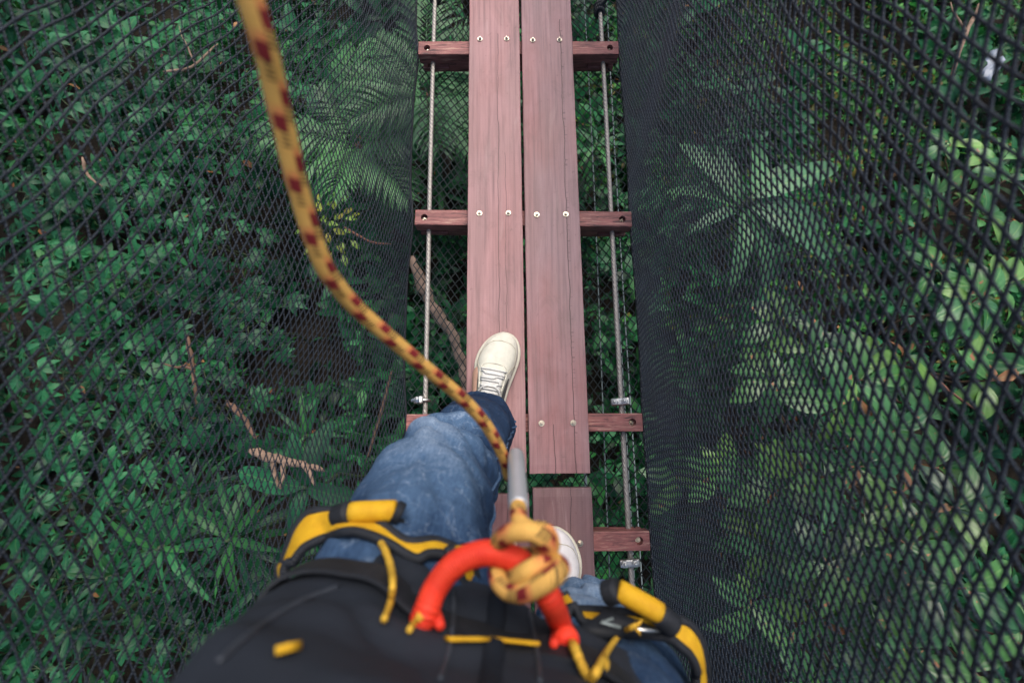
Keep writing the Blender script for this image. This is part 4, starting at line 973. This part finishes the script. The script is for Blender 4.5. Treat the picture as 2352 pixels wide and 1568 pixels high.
# yellow elastic ties
def cord(pts, r, name='elastic_tie', fray=()):
    b = MB(); sp = spline([tuple(p) for p in pts], 6); g = random.Random(len(pts)); b.tube(sp, [r*(1+.10*g.uniform(-1, 1))*(1-.4*i/len(sp)) for i, _ in enumerate(sp)], 8); o = b.build(name, M['ycord'], harness)
    for p, q in fray:
        b = MB(); b.tube([Vector(p), Vector(p).lerp(Vector(q), .5)+Vector((.001, 0, .001)), Vector(q)], [r*.5, r*.45, r*.25], 6); b.build('frayed_end', M['ycord'], o)
    return o
cord([V3(850, 1222, .440), V3(868, 1236, .43)] + [worn(*q, l) for *q, l in ((884, 1262, .020), (897, 1300, .020), (902, 1340, .016), (897, 1380, .012), (882, 1422, .010))], .0036, fray=[(V3(852, 1226, .437), V3(836, 1208, .438)), (V3(856, 1238, .434), V3(838, 1242, .437))])
cord([worn(*q, l) for *q, l in ((1306, 1462, .018), (1320, 1488, .018), (1338, 1530, .016), (1356, 1556, .014), (1374, 1534, .018), (1396, 1492, .022), (1424, 1456, .030))] + [V3(1450, 1440, .425), V3(1462, 1434, .428)], .0036, fray=[(V3(1458, 1436, .43), V3(1474, 1422, .432)), (V3(1458, 1440, .43), V3(1470, 1458, .43)), (worn(1388, 1505, .02), worn(1394, 1536, .016))])
cord([worn(968, 1412, .012), worn(950, 1432, .008), worn(940, 1446, .006)], .0032, 'tie_tail')
ribbon([worn(634, 1494, .005), worn(655, 1488, .007), worn(678, 1483, .005)], Vector((0, .3, 1)), .0085, .004).build('gear_tag', M['yellow'], harness)
# welded seams on the jacket front
for us in ([(500, 1520), (580, 1450), (680, 1385), (780, 1345)], [(1010, 1560), (1030, 1500), (1040, 1430), (1042, 1360)], [(1240, 1565), (1235, 1510), (1225, 1450), (1215, 1400)]):
    b = MB(); b.tube([worn(*q, .0012) for q in spline(us, 8)], .0017, 6); b.build('seam', M['seam_black'], jacket)
# red tie-in loop
RED = [(1000, 1350, .350), (1040, 1300, .350), (1090, 1274, .348), (1140, 1270, .344), (1190, 1288, .343), (1235, 1330, .343), (1265, 1380, .343)]
RED_W = [worn(968, 1428, .010), worn(980, 1400, .016)] + [V3(*q) for q in RED] + [worn(1290, 1440, .016), worn(1302, 1470, .010)]
b = MB(); sp = spline([tuple(p) for p in RED_W], 7); b.tube(sp, .0092, 18); loop = b.build('tie_in_loop', M['red'], harness)
for pts in ([(976, 1412), (962, 1426), (950, 1420)], [(992, 1398), (1002, 1418), (1012, 1438)], [(1286, 1436), (1279, 1458), (1272, 1478)], [(1297, 1448), (1310, 1470), (1318, 1476)]):
    b = MB(); b.tube(spline([tuple(worn(*q, .008)) for q in pts], 4), [.0058, .0056, .0053, .0050, .0047, .0044, .0041, .0037, .0030], 14); b.build('loop_end', M['red'], loop)

# ------------------------------------------------------------------ the safety rope
rope = empty('safety_rope', (0, 0, 0), 0, 'yellow rope flecked red and black running from the harness knot to upper left', 'rope')
RP = [(1188, 1120, .445), (1184, 1060, .50), (1181, 1062, .535), (1176, 1092, .548), (1168, 1092, .535), (1156, 1048, .505), (1118, 978, .475), (1060, 913, .445), (960, 830, .402), (830, 718, .356), (770, 650, .332), (735, 590, .316), (690, 450, .290), (640, 240, .258), (606, 100, .238), (562, -40, .222), (500, -220, .205)]
pts = [tuple(V3(*q)) for q in RP] + [(-.19, .26, 1.12), (-.26, .36, 1.3), (-.34, .5, 1.6), (-.36, .6, 2.0), (-.36, .65, 2.5)]
b = MB(); b.tube(spline(pts, 12), .0061, 18); b.build('rope_line', M['rope'], rope)
b = MB(); A, B = V3(1185, 1044, .500), V3(1191, 1164, .398); b.tube([A.lerp(B, t) for t in (0, .015, .05, .5, .95, .985, 1)], [.0070, .0080, .0085, .0085, .0085, .0080, .0070], 24); b.build('crimp_sleeve', M['sleeve'], rope)
KN = [(1190, 1150, .41), (1193, 1195, .37), (1215, 1214, .36), (1254, 1222, .354), (1264, 1258, .36), (1225, 1275, .372), (1168, 1272, .365), (1146, 1252, .35), (1156, 1234, .335), (1183, 1221, .325), (1221, 1221, .321), (1250, 1242, .326), (1260, 1270, .338), (1240, 1288, .356), (1190, 1296, .372), (1151, 1294, .362), (1142, 1314, .346), (1152, 1341, .333), (1177, 1359, .325), (1210, 1358, .317), (1245, 1340, .311), (1275, 1320, .311), (1287, 1302, .321), (1270, 1289, .333), (1238, 1297, .323), (1208, 1312, .322), (1184, 1327, .333), (1186, 1300, .362), (1225, 1275, .362)]
b = MB(); b.tube(spline([tuple(V3(*q)) for q in KN], 9), .0067, 16); b.build('knot', M['rope'], rope)
